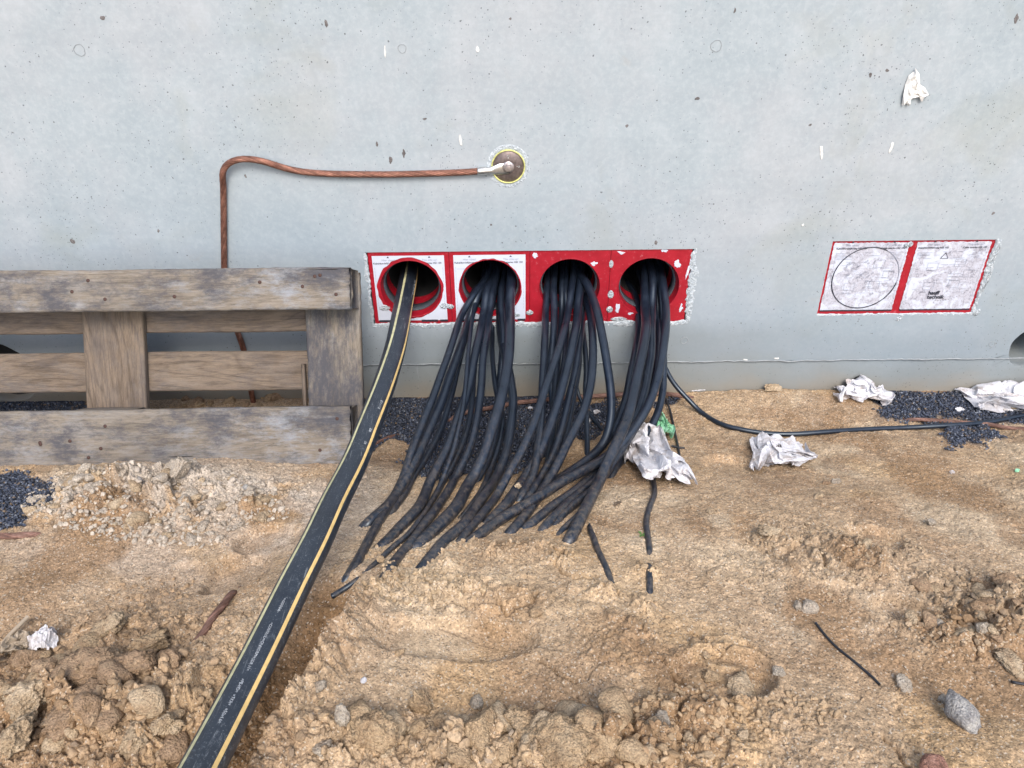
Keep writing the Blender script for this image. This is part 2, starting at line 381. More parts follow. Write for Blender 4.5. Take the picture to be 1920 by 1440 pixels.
# concrete: cloudy, blown with small pores that gather in clusters
def m_concrete():
    m, t, b = mat('concrete'); p = geo_pos(t)
    big = noise(t, p, 1.9, 6, .68); med = noise(t, p, 9, 6, .65); fine = noise(t, p, 70, 5, .7)
    c = ramp(t, big, [(.30, (0.255, 0.310, 0.344)), (.45, (0.300, 0.350, 0.381)), (.56, (0.337, 0.366, 0.393)), (.70, (0.370, 0.384, 0.405))])
    c = mix(t, .36, c, ramp(t, med, [(.3, (0.237, 0.287, 0.320)), (.55, (0.329, 0.372, 0.403)), (.72, (0.429, 0.469, 0.502))]))
    c = mix(t, ramp(t, fine, [(.45, .0), (.72, .36)]), c, (0.444, 0.484, 0.518))
    c = mix(t, ramp(t, noise(t, p, 38, 5, .7), [(.30, .2), (.42, 0)]), c, (0.244, 0.279, 0.312))
    gy = noise(t, p, 3.2, 4, .6, .6); c = mix(t, ramp(t, gy, [(.56, 0), (.72, .38)]), c, (0.266, 0.283, 0.243))
    rust = noise(t, p, 5.0, 6, .7, .4); c = mix(t, ramp(t, rust, [(.66, 0), (.74, .3)]), c, (0.311, 0.279, 0.219))
    # below: brightness falloff and low shade painted in; also a damp, browner band
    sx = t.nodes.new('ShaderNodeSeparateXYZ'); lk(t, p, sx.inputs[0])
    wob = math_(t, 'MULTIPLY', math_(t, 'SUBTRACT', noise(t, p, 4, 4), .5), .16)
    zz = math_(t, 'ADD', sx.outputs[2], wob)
    shadez = math_(t, 'MULTIPLY', math_(t, 'SUBTRACT', .34, math_(t, 'ADD', sx.outputs[2], math_(t, 'MULTIPLY', math_(t, 'SUBTRACT', noise(t, p, 1.3, 4), .5), .5))), 1.9); shadez.node.use_clamp = True
    c = mix(t, math_(t, 'MULTIPLY', shadez, .55), c, (0.189, 0.244, 0.296))  # darkens downwards: falloff of light on the wall painted into the colour
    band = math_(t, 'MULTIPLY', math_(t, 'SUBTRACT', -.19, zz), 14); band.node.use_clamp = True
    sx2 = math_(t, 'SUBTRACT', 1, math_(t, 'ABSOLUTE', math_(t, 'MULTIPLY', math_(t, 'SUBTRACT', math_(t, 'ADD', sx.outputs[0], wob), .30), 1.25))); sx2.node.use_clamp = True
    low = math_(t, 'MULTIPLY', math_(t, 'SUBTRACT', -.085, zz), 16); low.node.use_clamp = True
    c = mix(t, math_(t, 'MULTIPLY', math_(t, 'MULTIPLY', low, ramp(t, sx2, [(0, .35), (.5, 1)])), .62), c, (0.181, 0.205, 0.215))  # low wall darker behind the cables: occlusion painted in, mixed with damp stain
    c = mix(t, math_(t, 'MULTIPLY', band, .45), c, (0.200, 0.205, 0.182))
    dust = math_(t, 'MULTIPLY', math_(t, 'SUBTRACT', -.265, zz), 14); dust.node.use_clamp = True
    c = mix(t, math_(t, 'MULTIPLY', dust, .6), c, (0.266, 0.209, 0.138))
    hb = t.nodes.new('ShaderNodeMapping'); lk(t, p, hb.inputs[0]); hb.inputs['Scale'].default_value = (.6, .6, 9)
    c = mix(t, ramp(t, noise(t, hb.outputs[0], 1, 4, .6), [(.52, 0), (.68, .30)]), c, (0.244, 0.287, 0.316))
    # white efflorescence streaks, fine scratches
    st = t.nodes.new('ShaderNodeMapping'); lk(t, p, st.inputs[0]); st.inputs['Scale'].default_value = (30, 30, 4); st.inputs['Rotation'].default_value = (0, .3, 0)
    w = noise(t, st.outputs[0], 1, 4, .7); c = mix(t, ramp(t, w, [(.68, 0), (.8, .35)]), c, (0.459, 0.496, 0.518))
    st2 = t.nodes.new('ShaderNodeMapping'); lk(t, p, st2.inputs[0]); st2.inputs['Scale'].default_value = (5, 5, 120); st2.inputs['Rotation'].default_value = (0, -.35, 0)
    w2 = noise(t, st2.outputs[0], 1, 3, .6); c = mix(t, ramp(t, w2, [(.755, 0), (.79, .35)]), c, (0.163, 0.186, 0.211))
    # pores
    cl = ramp(t, noise(t, p, 3.1, 3, .6), [(.42, 0), (.62, 1)])
    pores = None
    for sc, th, keep, wgt in ((85, .15, .86, 1), (190, .20, .86, 1), (38, .09, .93, 0)):
        pw = t.nodes.new('ShaderNodeVectorMath'); pw.operation = 'ADD'; lk(t, p, pw.inputs[0])
        dn = t.nodes.new('ShaderNodeTexNoise'); dn.inputs['Scale'].default_value = sc*1.6; lk(t, p, dn.inputs['Vector'])
        sm = t.nodes.new('ShaderNodeVectorMath'); sm.operation = 'SCALE'; lk(t, dn.outputs['Color'], sm.inputs[0]); sm.inputs['Scale'].default_value = .45/sc; lk(t, sm.outputs[0], pw.inputs[1])
        v = t.nodes.new('ShaderNodeTexVoronoi'); v.inputs['Scale'].default_value = sc; lk(t, pw.outputs[0], v.inputs['Vector'])
        d = math_(t, 'LESS_THAN', v.outputs['Distance'], th)
        sc_ = t.nodes.new('ShaderNodeSeparateColor'); lk(t, v.outputs['Color'], sc_.inputs[0])
        lim = math_(t, 'SUBTRACT', keep+.12, math_(t, 'MULTIPLY', cl, .20*wgt+.03))
        k = math_(t, 'MULTIPLY', d, math_(t, 'GREATER_THAN', sc_.outputs[0], lim))
        pores = k if pores is None else math_(t, 'MAXIMUM', pores, k)
    c = mix(t, math_(t, 'MULTIPLY', pores, .8), c, (0.089, 0.097, 0.105))
    lk(t, c, b.inputs['Base Color']); b.inputs['Roughness'].default_value = .82; b.inputs['Specular IOR Level'].default_value = .3
    hgt = math_(t, 'SUBTRACT', math_(t, 'ADD', math_(t, 'MULTIPLY', med, .5), math_(t, 'MULTIPLY', fine, .25)), math_(t, 'MULTIPLY', pores, .6))
    bump(t, b, hgt, .45, .0035); return m
def m_ground():
    m, t, b = mat('sandy_soil'); p = geo_pos(t); a = attr(t)
    g1 = voro(t, p, 430, out='Color'); g2 = noise(t, p, 260, 4, .7); g3 = noise(t, p, 900, 2, .6)
    s = t.nodes.new('ShaderNodeSeparateColor'); lk(t, g1, s.inputs[0])
    f = mix(t, 1, ramp(t, s.outputs[0], [(0, .52), (.15, .86), (.85, 1.07), (1, 1.35)]), ramp(t, g2, [(.3, .78), (.7, 1.2)]), 'MULTIPLY')
    c = mix(t, 1, a.outputs['Color'], f, 'MULTIPLY')
    c = mix(t, ramp(t, s.outputs[1], [(.93, 0), (.96, .6)]), c, (.55, .50, .42)); c = mix(t, ramp(t, s.outputs[2], [(.95, 0), (.98, .7)]), c, (.08, .06, .05))
    lk(t, c, b.inputs['Base Color']); b.inputs['Roughness'].default_value = .95; b.inputs['Specular IOR Level'].default_value = .15
    h = math_(t, 'ADD', math_(t, 'MULTIPLY', g2, .9), math_(t, 'MULTIPLY', voro(t, p, 330), .55)); h = math_(t, 'ADD', h, math_(t, 'MULTIPLY', g3, .25))
    bump(t, b, h, .75, .0026); return m
def m_attr(name, rough=.9, spec=.2, bmp=.5, bd=.001, sc=300, var=.25):
    m, t, b = mat(name); p = coord(t); a = attr(t); n = noise(t, p, sc, 5, .7)
    lk(t, mix(t, 1, a.outputs['Color'], ramp(t, n, [(.3, 1-var), (.7, 1+var)]), 'MULTIPLY'), b.inputs['Base Color'])
    b.inputs['Roughness'].default_value = rough; b.inputs['Specular IOR Level'].default_value = spec; bump(t, b, n, bmp, bd); return m
def m_clod(name, c1, c2, dark, sc=1.0):
    m, t, b = mat(name); p = geo_pos(t)
    n = noise(t, p, 45*sc, 6, .7); g = voro(t, p, 520, out='Color'); s = t.nodes.new('ShaderNodeSeparateColor'); lk(t, g, s.inputs[0])
    c = ramp(t, n, [(.3, dark), (.48, c1), (.7, c2)])
    c = mix(t, 1, c, ramp(t, s.outputs[0], [(0, .7), (.3, .92), (1, 1.2)]), 'MULTIPLY')
    lk(t, c, b.inputs['Base Color']); b.inputs['Roughness'].default_value = .95; b.inputs['Specular IOR Level'].default_value = .15
    h = math_(t, 'ADD', noise(t, p, 160, 6, .7), math_(t, 'MULTIPLY', voro(t, p, 300), .4)); bump(t, b, h, 1.0, .006); return m
def m_rubber():
    m, t, b = mat('black_cable_sheath'); p = geo_pos(t)
    n = noise(t, p, 26, 5, .65); n2 = noise(t, p, 130, 4, .7)
    s = t.nodes.new('ShaderNodeSeparateXYZ'); lk(t, p, s.inputs[0])
    c = ramp(t, n, [(.3, (.0045, .0070, .0140)), (.7, (.0095, .0150, .0270))])
    c = mix(t, ramp(t, n2, [(.55, 0), (.8, .18)]), c, (.08, .085, .09))
    c = mix(t, ramp(t, noise(t, p, 17, 6, .8, 2.5), [(.60, 0), (.70, .30)]), c, (.07, .085, .11))
    # sand dust where the cables lie on the ground (y further from the wall)
    d = math_(t, 'MULTIPLY', math_(t, 'SUBTRACT', math_(t, 'MULTIPLY', s.outputs[1], -1), .36), 3.2); d.node.use_clamp = True
    dm = math_(t, 'MULTIPLY', d, ramp(t, noise(t, p, 90, 6, .8), [(.45, 0), (.72, .9)]))
    c = mix(t, math_(t, 'MULTIPLY', dm, .55), c, (.26, .20, .14))
    lk(t, c, b.inputs['Base Color']); lk(t, ramp(t, math_(t, 'ADD', n, math_(t, 'MULTIPLY', dm, .4)), [(.3, .26), (.7, .48)]), b.inputs['Roughness'])
    b.inputs['Specular IOR Level'].default_value = .75; b.inputs['Specular Tint'].default_value = (.75, .88, 1, 1)
    bump(t, b, n2, .12, .0006); return m
def m_wood(name, c1, c2, c3, white=.4, ringk=.3):
    m, t, b = mat(name); info = t.nodes.new('ShaderNodeObjectInfo')
    cc = t.nodes.new('ShaderNodeTexCoord').outputs['Object']; ad = t.nodes.new('ShaderNodeVectorMath'); ad.operation = 'ADD'
    rr = t.nodes.new('ShaderNodeVectorMath'); rr.operation = 'SCALE'; rr.inputs[0].default_value = (3.1, 7.7, 5.3); lk(t, info.outputs['Random'], rr.inputs['Scale'])
    lk(t, cc, ad.inputs[0]); lk(t, rr.outputs[0], ad.inputs[1]); p = ad.outputs[0]
    def mp(s):
        q = t.nodes.new('ShaderNodeMapping'); lk(t, p, q.inputs[0]); q.inputs['Scale'].default_value = s; return q.outputs[0]
    # growth rings: level lines of a stretched noise give the arches of flat-sawn boards
    rings = math_(t, 'FRACT', math_(t, 'MULTIPLY', noise(t, mp((1.1, 7, 7)), 1, 2, .45), 26))
    ring = ramp(t, rings, [(0, .35), (.12, .9), (.75, 1.0), (.93, .55), (1, .35)])
    fib = noise(t, mp((22, 420, 420)), 1, 8, .85); fib2 = noise(t, mp((12, 120, 120)), 1, 8, .8); bl = noise(t, mp((4, 7, 7)), 1, 5, .62); st = noise(t, mp((10, 26, 26)), 1, 8, .78)
    c = mix(t, ramp(t, bl, [(.32, 0), (.68, 1)]), c1, c3); c = mix(t, .45, c, c2)
    c = mix(t, 1, c, ramp(t, ring, [(.3, 1-ringk), (1, 1.05)]), 'MULTIPLY')
    c = mix(t, 1, c, ramp(t, fib, [(.32, .45), (.45, .92), (.70, 1.30)]), 'MULTIPLY'); c = mix(t, 1, c, ramp(t, fib2, [(.32, .50), (.5, 1), (.75, 1.25)]), 'MULTIPLY')
    msk = ramp(t, noise(t, mp((2.2, 4, 4)), 1, 3, .6), [(.40, .15), (.62, 1)])
    c = mix(t, math_(t, 'MULTIPLY', math_(t, 'MULTIPLY', ramp(t, st, [(.47, 0), (.62, 1)]), msk), white), c, (.27, .295, .33))
    c = mix(t, math_(t, 'MULTIPLY', ramp(t, noise(t, mp((4.2, 9, 9)), 1, 8, .8), [(.47, 0), (.60, .85)]), .3+white), c, (.065, .066, .078))
    crack = ramp(t, noise(t, mp((3, 130, 130)), 1, 3, .6), [(.70, 0), (.735, 1)]); c = mix(t, crack, c, (.02, .018, .016))
    lk(t, c, b.inputs['Base Color']); b.inputs['Roughness'].default_value = .85; b.inputs['Specular IOR Level'].default_value = .2
    h = math_(t, 'SUBTRACT', math_(t, 'ADD', fib, math_(t, 'MULTIPLY', fib2, .8)), crack); bump(t, b, h, .8, .0022); return m
def m_pipe():
    m, t, b = mat('black_pe_conduit'); p = geo_pos(t); n = noise(t, p, 14, 5, .6)
    c = ramp(t, n, [(.3, (.006, .009, .017)), (.7, (.012, .018, .030))])
    sc = noise(t, p, 90, 7, .85, 2.0); msk = ramp(t, noise(t, p, 5, 4, .6), [(.38, 0), (.58, 1)])
    mp_ = t.nodes.new('ShaderNodeMapping'); lk(t, p, mp_.inputs[0]); mp_.inputs['Rotation'].default_value = (0, 0, .25); mp_.inputs['Scale'].default_value = (420, 26, 120)
    scr = noise(t, mp_.outputs[0], 1, 4, .7, .6)
    c = mix(t, math_(t, 'MULTIPLY', ramp(t, sc, [(.55, 0), (.66, .8)]), msk), c, (.17, .20, .23))
    c = mix(t, math_(t, 'MULTIPLY', ramp(t, scr, [(.60, 0), (.68, .7)]), msk), c, (.24, .26, .28))
    fine = noise(t, p, 420, 3, .6); c = mix(t, ramp(t, fine, [(.62, 0), (.70, .5)]), c, (.24, .26, .28))
    lk(t, c, b.inputs['Base Color']); lk(t, ramp(t, sc, [(.3, .30), (.7, .6)]), b.inputs['Roughness']); b.inputs['Specular Tint'].default_value = (.8, .9, 1, 1); b.inputs['Specular IOR Level'].default_value = .8; bump(t, b, sc, .1, .0006); return m
def m_copper():
    m, t, b = mat('aged_copper'); p = geo_pos(t); a = attr(t); n = noise(t, p, 60, 5, .7)
    c = ramp(t, n, [(.3, (.12, .050, .036)), (.55, (.235, .110, .078)), (.8, (.35, .19, .14))])
    lk(t, mix(t, 1, c, a.outputs['Color'], 'MULTIPLY'), b.inputs['Base Color']); b.inputs['Metallic'].default_value = .55; b.inputs['Roughness'].default_value = .48; return m
def m_red():
    m, t, b = mat('red_plastic'); p = geo_pos(t); n = noise(t, p, 30, 5, .7); w = noise(t, p, 120, 6, .8)
    c = ramp(t, n, [(.3, (.25, .005, .014)), (.7, (.36, .010, .024))])
    c = mix(t, ramp(t, w, [(.60, 0), (.70, .50)]), c, (.46, .30, .33))
    lk(t, c, b.inputs['Base Color']); b.inputs['Roughness'].default_value = .38; bump(t, b, w, .1, .0005); return m
def m_paper(name, smear):
    m, t, b = mat(name); p = geo_pos(t)
    n = noise(t, p, 22, 6, .7, .6); f = noise(t, p, 110, 7, .8, 1)
    c = mix(t, ramp(t, noise(t, p, 60, 4), [(.3, 0), (.8, .35)]), (.52, .56, .66), (.44, .48, .56))
    if smear:
        k = ramp(t, n, [(.44, 0), (.52, 1)])
        c = mix(t, math_(t, 'MULTIPLY', k, .55), c, (.36, .34, .38))
        c = mix(t, math_(t, 'MULTIPLY', k, ramp(t, f, [(.50, 0), (.60, .75)])), c, (.16, .16, .20))
        c = mix(t, math_(t, 'MULTIPLY', k, ramp(t, f, [(.30, .8), (.40, 0)])), c, (.80, .82, .82))
    lk(t, c, b.inputs['Base Color']); b.inputs['Roughness'].default_value = .45; bump(t, b, f, .35 if smear else .12, .0012); return m
def m_foam():
    m, t, b = mat('resin_foam'); p = geo_pos(t); n = noise(t, p, 120, 6, .75); v = voro(t, p, 260)
    c = ramp(t, n, [(.33, (.22, .25, .28)), (.5, (.38, .43, .47)), (.68, (.60, .64, .68))])
    lk(t, c, b.inputs['Base Color']); b.inputs['Roughness'].default_value = .5; bump(t, b, math_(t, 'ADD', n, math_(t, 'MULTIPLY', v, .6)), .8, .003); return m
def m_film(name, c, c2, sc=40):
    m, t, b = mat(name); p = geo_pos(t); n = noise(t, p, sc, 5, .7, .5)
    lk(t, ramp(t, n, [(.36, c2), (.50, c)]), b.inputs['Base Color']); b.inputs['Roughness'].default_value = .5
    b.inputs['Subsurface Weight'].default_value = 0; bump(t, b, noise(t, p, 160, 4), .15, .001); return m

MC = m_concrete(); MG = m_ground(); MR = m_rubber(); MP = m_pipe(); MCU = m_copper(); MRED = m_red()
MCD = MCU.copy(); MCD.name = 'dull_copper'
for n_ in MCD.node_tree.nodes:
    if n_.type == 'VALTORGB':
        for e_, c_ in zip(n_.color_ramp.elements, ((.11, .055, .042), (.19, .105, .08), (.27, .17, .14))): e_.color = (*c_, 1)
    if n_.type == 'BSDF_PRINCIPLED': n_.inputs['Metallic'].default_value = .25; n_.inputs['Roughness'].default_value = .65
MFO = m_foam()
MPA = m_paper('label_paper', False); MPS = m_paper('smeared_label_paper', True)
MINK = plain('print_ink', (.02, .022, .035), .6, var=.3, bmp=0); MINKG = plain('faded_print_ink', (.22, .24, .30), .6, var=.3, bmp=0)
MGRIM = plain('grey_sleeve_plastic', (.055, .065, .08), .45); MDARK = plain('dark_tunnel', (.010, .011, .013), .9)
MZINC = plain('tinned_metal', (.62, .63, .62), .28, .9, .15, 200); MSTEEL = plain('browned_steel', (.15, .12, .115), .45, .5, .3, 150)
MBOLT = plain('bolt_steel', (.42, .38, .38), .35, .8, .2, 200); MYEL = plain('yellow_seal', (.55, .55, .20), .45, 0, .3, 120)
MWHI = plain('white_print', (.42, .45, .48), .6, 0, .4, 600, 0); MSTR = plain('yellow_stripe', (.66, .47, .19), .5, 0, .15, 90); MSTR2 = plain('pale_yellow_stripe', (.43, .42, .25), .5, 0, .2, 90)
MW1 = m_wood('weathered_wood_grey', (.128, .110, .092), (.178, .153, .125), (.240, .208, .170), .75, .12); MW2 = m_wood('weathered_wood_brown', (0.119, 0.091, 0.069), (0.158, 0.120, 0.090), (0.210, 0.167, 0.126), .10, .26)
MNAIL = plain('rusty_nail', (.075, .042, .035), .7, .4)
MCL = m_clod('sand_clod', (.385, .28, .175), (.46, .35, .23), (.28, .19, .115)); MCL2 = m_clod('dry_clod', (.43, .33, .22), (.52, .42, .30), (.31, .22, .14)); MCL3 = m_clod('damp_clod', (.31, .215, .14), (.39, .285, .185), (.20, .135, .08)); MCL4 = m_clod('pale_clod', (.43, .37, .30), (.52, .46, .39), (.30, .245, .19))
MCR = m_attr('loose_crumbs', .95, .15, .9, .003, 260, .3); MGV = m_attr('crushed_stone', .55, .5, .3, .0006, 500, .3)
MST = m_clod('grey_stone', (.36, .31, .25), (.48, .43, .36), (.23, .185, .14), 2); MFL = m_clod('flint_stone', (.34, .33, .32), (.52, .50, .46), (.16, .16, .17), 1.2); MRS = m_clod('red_stone', (.24, .13, .10), (.33, .20, .16), (.16, .09, .07), 2)
MFI = m_film('white_plastic_film', (.47, .475, .505), (.27, .235, .21), 34); MFG = m_film('green_plastic_film', (.30, .62, .42), (.22, .50, .24)); MFL2 = m_film('grey_cloth', (.33, .27, .20), (.20, .16, .12), 30)
MBLK = plain('black_plastic', (.012, .014, .02), .4)

# ------------------------------------------------------------------ ground: one sheet, fine where the photo looks
print('ground')
nu, nvv = 1380, 860
u = np.linspace(-1, 1, nu); ext = np.array([.03, .08, .2, .5, 1.2, 3, 8, 20, 40])
d_in = np.linspace(0, 1.45, nvv)**1.0; d_all = np.concatenate([[-.5, -.2, -.08, -.03], -.012+0*d_in[:1], d_in, 1.45+np.array([.02, .06, .15, .35, .8, 2, 5, 12, 40])])
w = np.interp(d_all, [0, 1.45, 3], [1.62, .84, .84]); xc = np.interp(d_all, [0, 1.45], [.26, .26])
rows = []
for dd, ww, xx in zip(d_all, w, xc):
    rows.append(np.concatenate([xx-ww-ext[::-1]*(1+ww), xx+u*ww, xx+ww+ext*(1+ww)]))
X = np.array(rows); Y = -np.repeat(d_all[:, None], X.shape[1], 1); Z = hfull(X, Y)
def ground_color(x, y):
    rm = rough_mask(x, y); sm = smooth_mask(x, y); gm = grav_mask(x, y)
    A = np.array([.385, .280, .180]); B = np.array([.52, .425, .305]); Cc = np.array([.26, .168, .100]); D = np.array([.43, .29, .155]); Gc = np.array([.030, .036, .052])
    c = np.ones(x.shape+(3,))*A
    def mx(c, col, f): f = np.clip(f, 0, 1)[..., None]; return c*(1-f)+col*f
    c = mx(c, B, sstep(.0, .45, fbm(x, y, .22, 4, 201))*.55)
    c = mx(c, D, sstep(.05, .5, fbm(x, y, .16, 4, 202))*.6)
    c = mx(c, Cc, sstep(.05, .45, fbm(x, y, .12, 5, 203))*.55)
    z1 = zone(330, 970, 290, 105); c = mx(c, np.array([.47, .41, .345]), 1.9*gauss(x, y, z1[0], z1[1], z1[2])*sstep(-.5, .2, fbm(x, y, .07, 4, 204)))
    z2 = zone(200, 1200, 300, 90); c = mx(c, np.array([.33, .235, .155]), .7*gauss(x, y, z2[0], z2[1], z2[2]))
    z3 = zone(1700, 1100, 260, 130); c = mx(c, np.array([.37, .285, .20]), .6*gauss(x, y, z3[0], z3[1], z3[2]))
    c = mx(c, np.array([.48, .375, .255]), .8*gauss(x, y, gnd(860, 1150)[:2], .34, .24)*sstep(-.5, .3, fbm(x, y, .09, 3, 209)))
    c = mx(c, np.array([.31, .195, .105]), .65*sm*sstep(.0, -.05, x-gnd(640, 1200)[0])*sstep(-.6, .4, fbm(x, y, .05, 3, 205)))
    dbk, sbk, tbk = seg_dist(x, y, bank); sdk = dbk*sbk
    c = mx(c, np.array([.215, .130, .066]), .95*sstep(.006, -.02, sdk)*sstep(-.16, -.07, sdk)*sstep(.0, .06, tbk))  # furrow floor darker: damp sand, plus its shade painted into the colour
    lf = sstep(.0, -.35, x)*sstep(.55, .75, -y); c = mx(c, np.array([.33, .225, .135]), .55*lf)
    c = mx(c, np.array([.27, .175, .10]), .8*sstep(.06, .38, fbm(x, y, .22, 4, 219))*(1-sstep(-.3, .2, gauss(x, y, gnd(860, 1150)[:2], .3, .2)-.6)*.6))
    n = fbm(x, y, .045, 3, 206); c = mx(c, np.array([.13, .11, .10]), .35*sstep(.35, .6, n)*sstep(-.45, -.1, y))
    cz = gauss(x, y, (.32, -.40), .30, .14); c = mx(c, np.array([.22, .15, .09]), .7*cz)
    c = mx(c, Gc, gm)
    n = np.clip(1+.26*fbm(x, y, .016, 3, 207)+.20*fbm(x, y, .0045, 2, 208), .4, 1.6)
    return c*n[..., None]
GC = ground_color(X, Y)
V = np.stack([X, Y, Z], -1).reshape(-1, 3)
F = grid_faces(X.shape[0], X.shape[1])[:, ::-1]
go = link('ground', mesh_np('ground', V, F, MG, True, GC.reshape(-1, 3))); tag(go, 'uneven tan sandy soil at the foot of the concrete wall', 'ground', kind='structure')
print('ground done', len(V))

# ------------------------------------------------------------------ concrete wall
def wall_y(z): return .005*sstep(-.219, -.224, np.asarray(z, float))
HOLES = [(at_y(2, 700, 0), .098), (at_y(1938, 652, 0), .066)]
HC = [(.21*k, .010) for k in range(4)]; RC = [(1.197, .027), (1.408, .027)]
PW = .1045                                    # half pitch of a module
rects = [(-.1105, .7405, -.0955, .1155), (1.0915, 1.5135, -.0785, .1325)]
cells = [(c[0]-r-.03, c[0]+r+.03, c[2]-r-.03, c[2]+r+.03) for c, r in HOLES]
xs = sorted({-6, 8, *[v for r in rects+cells for v in r[:2]], *np.arange(-1.6, 2.2, .2)})
zs = sorted({-.8, 2.4, -.219, -.224, *[v for r in rects+cells for v in r[2:]], .3, .8})
mb = MB()
for x0, x1 in zip(xs[:-1], xs[1:]):
    for z0, z1 in zip(zs[:-1], zs[1:]):
        cx, cz = (x0+x1)/2, (z0+z1)/2
        if any(r[0] < cx < r[1] and r[2] < cz < r[3] for r in rects+cells): continue
        q = [(x0, z0), (x1, z0), (x1, z1), (x0, z1)]; mb.add([(a, float(wall_y(b)), b) for a, b in q], np.array([[0, 1, 2, 3]]))
for (c, r), ce in zip(HOLES, cells):
    n = 64; a = np.linspace(0, 2*math.pi, n, endpoint=False); ring = []
    for k in a:      # outer point on the cell's edge
        dx, dz = math.cos(k), math.sin(k); s = (r+.03)/max(abs(dx), abs(dz)); ring.append((c[0]+dx*s, c[2]+dz*s))
    rr = r*(1+.012*np.sin(a*5)+.008*np.sin(a*11+1)); inn = [(c[0]+math.cos(k)*q, c[2]+math.sin(k)*q) for k, q in zip(a, rr)]
    Vv = [(p[0], float(wall_y(p[1])), p[1]) for p in ring]+[(p[0], float(wall_y(p[1]))+.0, p[1]) for p in inn]+[(p[0]*.98+c[0]*.02, .012, p[1]*.98+c[2]*.02) for p in inn]+[(p[0], .34, p[1]) for p in inn]
    mb.add(Vv, grid_faces(4, n, True)[:, ::-1])
for r in rects:      # sides of the recesses
    q = [(r[0], r[2]), (r[1], r[2]), (r[1], r[3]), (r[0], r[3])]
    mb.add([(a, 0, b) for a, b in q]+[(a, .36, b) for a, b in q], grid_faces(2, 4, True)[:, ::-1])
mb.add([(-6, .36, -.8), (8, .36, -.8), (8, .36, 2.4), (-6, .36, 2.4)], np.array([[3, 2, 1, 0]]))
mb.add([(-6, 0, 2.4), (8, 0, 2.4), (8, .36, 2.4), (-6, .36, 2.4)], np.array([[0, 1, 2, 3]]))
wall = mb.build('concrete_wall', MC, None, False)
tag(wall, 'long pale grey cast concrete wall pierced by the cable holes', 'wall')
# formwork marks and chips (parts of the wall)
def ring_mark(px, py, r, wdt=.0016, el=1.0):
    c = at_y(px, py, 0); a = np.linspace(0, 2*math.pi, 40); n = 1+.05*np.sin(3*a+px)+.03*np.sin(7*a)
    P = np.stack([c[0]+r*n*np.cos(a), 0*a-.0002, c[2]+r*el*n*np.sin(a)], 1)
    Vt, Ft = tube(P, wdt*.5, 6); mb = MB(); mb.add(Vt, Ft); return mb.build('tie_mark', MMARK, wall)
MMARK = plain('concrete_seam', (.27, .295, .31), .9); MCHIP = plain('exposed_aggregate', (.13, .12, .12), .95, 0, .5, 300, .6, .002); MPLAS = plain('white_plaster', (.66, .66, .64), .8, 0, .2, 200, .6, .002)
for a in [(149, 94, .012), (754, 91, .009), (1343, 86, .012), (1283, 638, .010), (1860, 645, .008)]: ring_mark(*a)
def blob(px, py, w, h, seed, y=0., th=.0012, n=26, jag=.35, rot=0):
    """flat irregular patch lying on the wall"""
    c = at_y(px, py, y); rg = np.random.default_rng(seed); a = np.linspace(0, 2*math.pi, n, endpoint=False)
    r = 1+jag*(np.interp(a, np.linspace(0, 2*math.pi, 9), np.append(rg.uniform(-1, 1, 8), 0)))+jag*.35*rg.uniform(-1, 1, n)
    x = w*r*np.cos(a); z = h*r*np.sin(a); x, z = x*math.cos(rot)-z*math.sin(rot), x*math.sin(rot)+z*math.cos(rot)
    V = [(c[0], y-th, c[2])]+[(c[0]+p*.8, y-th, c[2]+q*.8) for p, q in zip(x, z)]+[(c[0]+p, y+.0004, c[2]+q) for p, q in zip(x, z)]
    F3 = np.array([[0, 1+(i+1) % n, 1+i] for i in range(n)]); F4 = np.array([[1+i, 1+(i+1) % n, 1+n+(i+1) % n, 1+n+i] for i in range(n)])
    return V, [F3[:, ::-1], F4[:, ::-1]]
for i, (px, py, w_, h_) in enumerate([(612, 45, .005, .008), (757, 288, .004, .010), (732, 301, .005, .010), (707, 270, .003, .007), (1307, 185, .006, .004), (193, 34, .006, .005),
        (136, 452, .006, .006), (1905, 35, .005, .010), (1378, 20, .003, .006), (796, 223, .006, .003), (1862, 400, .004, .004), (1230, 455, .004, .006), (1175, 236, .004, .004),
        (1632, 140, .004, .006), (1663, 132, .005, .004), (957, 35, .003, .003), (1519, 234, .004, .003), (460, 330, .003, .006), (297, 433, .003, .005), (921, 421, .003, .003)]):
    mb = MB(); mb.add(*blob(px, py, w_, h_, i+3, th=.0004, n=18)); mb.build('chip', MCHIP, wall, False)
for i, (px, py, w_, h_, rot) in enumerate([(1540, 285, .004, .016, .2), (1671, 276, .004, .016, -.1), (863, 262, .003, .014, .15), (722, 98, .002, .012, -.1), (895, 93, .004, .006, 0), (1505, 422, .003, .004, 0), (1455, 672, .008, .003, 0), (1398, 674, .006, .002, 0)]):
    mb = MB(); mb.add(*blob(px, py, w_, h_, i+53, th=.0015, n=20, rot=rot)); mb.build('plaster_fleck', MPLAS, wall, False)
# slurry line along the pour joint
xx = np.linspace(-1.3, 2.0, 500); P = np.stack([xx, -.0005+.0012*vn(xx, xx*0, .03, 3), -.2195+.0018*vn(xx, xx*0+3, .05, 8)+.001*vn(xx, xx*0, .012, 4)], 1)
mb = MB(); mb.add(*tube(P, .0012+.0010*np.abs(vn(xx, xx*0+7, .02, 9)), 6)); mb.build('pour_joint', MMARK, wall)
